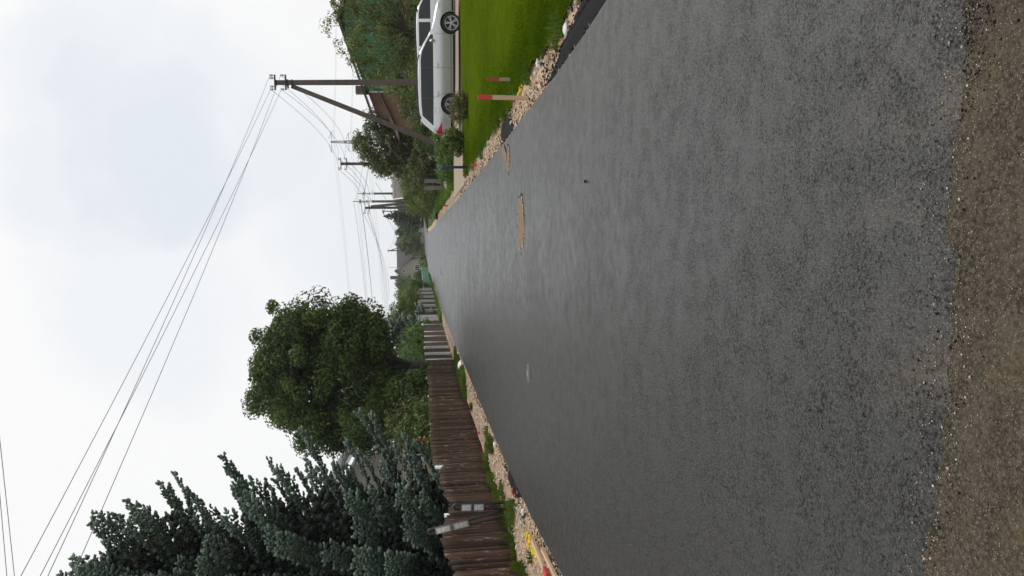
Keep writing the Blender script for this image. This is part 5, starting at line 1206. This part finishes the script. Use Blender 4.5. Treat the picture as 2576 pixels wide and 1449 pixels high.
class CarShape:
    TOPP = [(-2.39, .60), (-2.37, .80), (-2.33, .96), (-2.22, 1.08), (-2.05, 1.30), (-1.95, 1.405), (-1.80, 1.435), (-1.4, 1.47), (-.8, 1.492), (-.2, 1.495), (.2, 1.478), (.45, 1.435), (.75, 1.29), (1.05, 1.11), (1.22, 1.01), (1.4, .965), (1.7, .915), (2.0, .845), (2.2, .77), (2.32, .68), (2.37, .58), (2.39, .46)]
    PLAN = [(-2.39, .60), (-2.36, .72), (-2.28, .80), (-2.1, .865), (-1.8, .895), (-1, .91), (.6, .91), (1.3, .90), (1.8, .875), (2.05, .83), (2.2, .76), (2.3, .67), (2.36, .55), (2.39, .42)]
    BOT = [(-2.39, .36), (-2.3, .29), (-2, .24), (-1.7, .20), (1.7, .18), (2.1, .19), (2.3, .22), (2.39, .3)]
    def __init__(s, hs=1.0): s.hs = hs
    def T(s, x):
        v = float(np.interp(x, [p[0] for p in s.TOPP], [p[1] for p in s.TOPP])); return v if v < 1 else 1+(v-1)*s.hs
    def P(s, x): return float(np.interp(x, [p[0] for p in s.PLAN], [p[1] for p in s.PLAN]))
    def B(s, x): return float(np.interp(x, [p[0] for p in s.BOT], [p[1] for p in s.BOT]))
    def ring(s, x):
        T, P, B = s.T(x), s.P(x), s.B(x)
        zs = [B, B+.05, .34, .45, .56, .68, .80, .89]
        ws = [.90, .955, .975, .985, .995, 1.0, .99, .972]
        out = [(0, B), (P*.5, B)]
        sh = min(.945, T-.045)
        for z, w in zip(zs, ws):
            out.append((P*w, min(z, sh-.012*(8-zs.index(z)))))
        out.append((P*.955 if T > 1 else P*.94, sh))
        k = max(0, T-.99)/.5
        wt = P*(.93-.235*min(1.15, k)) if T > .99 else P*.91
        zt = T-.05 if T > 1.1 else max(sh+.006, T-.03)
        for f in (.33, .66): out.append((out[10][0]*(1-f)+wt*f, sh+(zt-sh)*f))
        out.append((wt, zt)); out.append((wt*.93, zt+(T-zt)*.45)); out.append((wt*.78, zt+(T-zt)*.75)); out.append((wt*.4, zt+(T-zt)*.95)); out.append((0, T))
        return out
    def side(s, x, z):
        r = s.ring(x)[2:14]; return float(np.interp(z, [p[1] for p in r], [p[0] for p in r]))
    def top(s, x, y):
        r = s.ring(x)[13:][::-1]; return float(np.interp(abs(y), [p[0] for p in r], [p[1] for p in r]))

def build_car(label, loc, rotz, hs=1.0, style='wagon', group=None):
    S = CarShape(hs); t = thing('parked_car', label, 'car', loc, rotz, group)
    xs = sorted(set([round(v, 3) for v in np.linspace(-2.39, 2.39, 70)]+[p[0] for p in S.TOPP]))
    V = []; F = []; n = 0
    for x in xs:
        r = S.ring(x); full = [(y, z) for (y, z) in r]+[(-y, z) for (y, z) in r[1:-1]][::-1]
        n = len(full); V += [(x, y, z) for y, z in full]
    for j in range(len(xs)-1):
        for i in range(n): F.append((j*n+i, j*n+(i+1) % n, (j+1)*n+(i+1) % n, (j+1)*n+i))
    F.append(tuple(reversed(range(n)))); F.append(tuple(range((len(xs)-1)*n, len(xs)*n)))
    body = add_mesh('body', V, F, CM['paint'], None, True)
    bm = bmesh.new(); bm.from_mesh(body.data); bmesh.ops.recalc_face_normals(bm, faces=bm.faces); bm.to_mesh(body.data); bm.free()
    cut = MB()
    for wx in (-1.31, 1.40):
        cut.lathe([(.375, -1.1), (.375, -.58)], 40, 'y', (wx, 0, .335)); cut.lathe([(.375, .58), (.375, 1.1)], 40, 'y', (wx, 0, .335))
    co = cut.build('cutter', CM['black'])
    bm = bmesh.new(); bm.from_mesh(co.data); bmesh.ops.recalc_face_normals(bm, faces=bm.faces); bm.to_mesh(co.data); bm.free()
    md = body.modifiers.new('b', 'BOOLEAN'); md.operation = 'DIFFERENCE'; md.object = co; md.solver = 'EXACT'
    dg = bpy.context.evaluated_depsgraph_get(); me = bpy.data.meshes.new_from_object(body.evaluated_get(dg))
    if len(me.polygons) > 200:
        body.modifiers.clear(); body.data = me
        # dark linings inside the arches
        me.materials.append(CM['black'])
        for p in me.polygons:
            c = p.center
            for wx in (-1.31, 1.40):
                if abs(math.hypot(c.x-wx, c.z-.335)-.372) < .012 and p.normal.y**2 < .2: p.material_index = len(me.materials)-1
            if abs(abs(c.y)-.58) < .004 and abs(p.normal.y) > .9: p.material_index = len(me.materials)-1
    else: body.modifiers.clear()
    bpy.data.objects.remove(co)
    me = body.data
    try: me.set_sharp_from_angle(angle=rad(40))
    except Exception: pass
    body.parent = t
    def sidepatch(nm, x0, x1, zlo, zhi, mat_, off, nx=24, nz=5, par=t, sides=(-1, 1)):
        for sg in sides:
            V = []; F = []
            for i in range(nx+1):
                x = x0+(x1-x0)*i/nx
                for j in range(nz+1):
                    z = zlo(x)+(zhi(x)-zlo(x))*j/nz; V.append((x, sg*(S.side(x, z)+off), z))
            for i in range(nx):
                for j in range(nz):
                    a = i*(nz+1)+j; q = (a, a+nz+1, a+nz+2, a+1); F.append(q if sg > 0 else q[::-1])
            o = add_mesh(nm, V, F, mat_, par, True)
        return o
    def toppatch(nm, xa, xb, wf, mat_, off, nx=10, ny=12):
        V = []; F = []
        for i in range(nx+1):
            x = xa+(xb-xa)*i/nx; w = wf(x)
            for j in range(ny+1):
                y = -w+2*w*j/ny; V.append((x+off*.4*(1 if x > 0 else -1), y, S.top(x, y)+off))
        for i in range(nx):
            for j in range(ny):
                a = i*(ny+1)+j; F.append((a, a+1, a+ny+2, a+ny+1))
        return add_mesh(nm, V, F, mat_, t, True)
    def wt(x): return S.ring(x)[13][0]
    zlo = lambda x: .955+.012*(x < -1)*(-1-x)
    def zhi(x):
        roof = S.T(x)-.095
        return max(zlo(x)+.005, min(roof, zlo(x)+max(0, (x+2.06))*1.15, 1.385+(hs-1)*.45))
    xa, xb = -2.06, 1.02
    if style == 'wagon':
        sidepatch('window_trim', xa-.03, xb+.05, lambda x: zlo(min(max(x, xa), xb))-.018, lambda x: zhi(min(max(x, xa), xb))+.016, CM['chrome'], .003, 40)
        for (a, b) in ((xa, -1.13), (-1.09, -.10), (-.04, xb)):
            sidepatch('side_window', a, b, zlo, zhi, CM['glass'], .007, 20)
        for (a, b) in ((-1.13, -1.09), (-.10, -.04)): sidepatch('pillar_trim', a, b, zlo, zhi, CM['black'], .008, 2)
    else:
        for (a, b) in ((-1.95, -1.15), (-1.03, -.12), (.0, .92)):
            sidepatch('side_window', a, b, zlo, zhi, CM['glass'], .006, 20)
    toppatch('windscreen', .50, 1.17, lambda x: wt(x)*.92, CM['glass'], .006)
    toppatch('rear_window', -2.20, -1.99, lambda x: wt(x)*.86, CM['glass'], .006)
    # roof rails
    for sg in (-1, 1):
        pts = [(x, sg*(wt(x)*.95), S.T(x)+.005+(.035 if 0 < i < 7 else -.03)) for i, x in enumerate(np.linspace(-1.85, .35, 8))]
        MB().tube(pts, .017, 8).build('roof_rail', CM['black'], t, True)
    # sill and bumper lower trim
    sidepatch('sill_trim', -.93, 1.02, lambda x: S.B(x)+.01, lambda x: .27, CM['black'], .004, 12, 2)
    sidepatch('side_strip', -.93, 1.02, lambda x: .335, lambda x: .352, CM['seam'], .003, 12, 1)
    sidepatch('bumper_trim', 1.80, 2.385, lambda x: S.B(x)+.005, lambda x: .31, CM['black'], .004, 12, 2)
    sidepatch('bumper_trim', -2.385, -1.72, lambda x: S.B(x)+.005, lambda x: .36, CM['black'], .004, 12, 2)
    # lamps
    sidepatch('headlight', 1.80, 2.31, lambda x: .60+.10*max(0, (2.1-x)), lambda x: min(.775-.02*(x-1.8), .64+1.2*(x-1.78)), CM['lens'], .006, 14, 4)
    sidepatch('tail_light', -2.375, -1.90, lambda x: .66+.02*(x+2.37), lambda x: max(.665+.02*(x+2.37), min(.905, .665+.52*(-1.90-x))), CM['red'], .006, 14, 4)
    MB().b2(2.375, 2.40, -.45, .45, .50, .60).build('grille', CM['black'], t); MB().b2(2.37, 2.402, -.38, .38, .28, .40).build('lower_grille', CM['black'], t)
    sidepatch('fog_lamp', 2.14, 2.30, lambda x: .36, lambda x: .45, CM['black'], .006, 5, 2)
    MB().b2(-2.405, -2.388, -.26, .26, .62, .73).build('number_plate', CM['chrome'], t)
    # panel gaps, handles, fuel flap, mirrors
    def gap(pts, sides=(-1, 1), w=.005):
        for sg in sides:
            V = []; F = []
            for (x, z) in pts: V += [(x-w, sg*(S.side(x, z)+.0025), z), (x+w, sg*(S.side(x, z)+.0025), z)]
            for k in range(len(pts)-1): F.append((2*k, 2*k+1, 2*k+3, 2*k+2) if sg < 0 else (2*k, 2*k+2, 2*k+3, 2*k+1))
            add_mesh('door_gap', V, F, CM['seam'], t)
    zz = list(np.linspace(.30, .945, 9))
    gap([(1.05+.0*z, z) for z in zz]); gap([(-.07, z) for z in zz])
    gap([(-1.08, .945), (-1.06, .85), (-1.02, .76), (-.96, .68), (-.94, .55), (-.93, .4), (-.93, .3)])
    for sg in (-1, 1):
        for hx in (.08, -.88):
            pts = [(hx, sg*(S.side(hx, .80)-.005), .80), (hx-.03, sg*(S.side(hx, .80)+.03), .802), (hx-.15, sg*(S.side(hx-.15, .80)+.03), .804), (hx-.18, sg*(S.side(hx-.18, .80)-.005), .804)]
            MB().tube(pts, .016, 8).build('door_handle', CM['paint'], t, True)
        m = MB(); mx_, my, mz = .80, sg*(S.side(.8, .96)+.12), 1.0
        bm = bmesh.new(); bmesh.ops.create_uvsphere(bm, u_segments=14, v_segments=8, radius=1)
        for v in bm.verts: v.co = Vector((v.co.x*(.075 if v.co.x > 0 else .05)+mx_, v.co.y*.125+my, v.co.z*.075+mz))
        me = bpy.data.meshes.new('mirror'); bm.to_mesh(me); bm.free(); me.materials.append(CM['paint']); me.polygons.foreach_set('use_smooth', [True]*len(me.polygons))
        mo = bpy.data.objects.new('mirror', me); link(mo, t); MB().bar((mx_, sg*S.side(.8, .95), .955), (mx_, my, .97), .05, .03).build('stalk', CM['black'], mo)
    for (a, b, c, d) in ((-1.62, -1.44, .74, .90),):
        gap([(a, c), (a, d)], (-1,)); gap([(b, c), (b, d)], (-1,)); 
        for z in (c, d): sidepatch('flap_gap', a, b, lambda x, z=z: z-.003, lambda x, z=z: z+.003, CM['seam'], .0025, 4, 1, sides=(-1,))
    MB().box((-1.97, 0, S.T(-1.95)+.0), (.17, wt(-1.95)*1.75, .022), Matrix.Rotation(rad(-4), 3, 'Y')).build('spoiler', CM['paint'], t)
    # wheels
    for wx in (1.40, -1.31):
        for sg in (-1, 1):
            w = bpy.data.objects.new('wheel', None); w.location = (wx, sg*.79, .322); w.rotation_euler = (0, 0, 0 if sg < 0 else math.pi); link(w, t); w.empty_display_size = .1
            # outer side is local -Y
            MB().lathe([(.225, -.085), (.26, -.105), (.300, -.105), (.318, -.09), (.322, -.05), (.322, .05), (.318, .09), (.30, .105), (.225, .1)], 40, 'y').build('tyre', CM['tyre'], w, True)
            MB().lathe([(.228, -.095), (.232, -.085), (.225, -.02), (.20, .05), (.19, .09), (.02, .09)], 40, 'y', cap=False).build('rim_barrel', CM['black'], w, True)
            m = MB(); m.lathe([(.236, -.098), (.236, -.106), (.214, -.104), (.214, -.09)], 40, 'y', cap=False); m.lathe([(.058, -.05), (.058, -.10), (.045, -.108), (.01, -.11)], 20, 'y')
            for k in range(5):
                for da in (-.16, .16):
                    a = k*1.2566+.3; p0 = Vector((math.cos(a+da*.6)*.045, -.098, math.sin(a+da*.6)*.045)); p1 = Vector((math.cos(a+da)*.222, -.100, math.sin(a+da)*.222)); m.bar(p0, p1, .03, .024)
            m.build('rim', CM['rim'], w)
    return t

build_car('silver estate car parked across the driveway behind the lawn', (6.62, 28.5, 0.0), rad(-13))
build_car('silver car with pale window pillars, half hidden behind the front car', (9.3, 32.3, 0.0), rad(-13), 1.05, 'van')

# ------------------------------------------------------------------ thin summer haze in the air
hz = MB().b2(-320, 380, -70, 620, -1.5, 42).build('haze', bpy.data.materials.new('haze_air')); tag(hz, kind='stuff'); hz['label'] = 'thin pale haze in the air over the street'
hm = hz.data.materials[0]; hm.use_nodes = True; hn = hm.node_tree.nodes; hn.clear()
ho = hn.new('ShaderNodeOutputMaterial'); hv = hn.new('ShaderNodeVolumePrincipled'); hv.inputs['Color'].default_value = (0.93, 0.96, 1.0, 1); hv.inputs['Density'].default_value = 0.0003; hv.inputs['Anisotropy'].default_value = 0.2
hm.node_tree.links.new(hv.outputs[0], ho.inputs['Volume'])
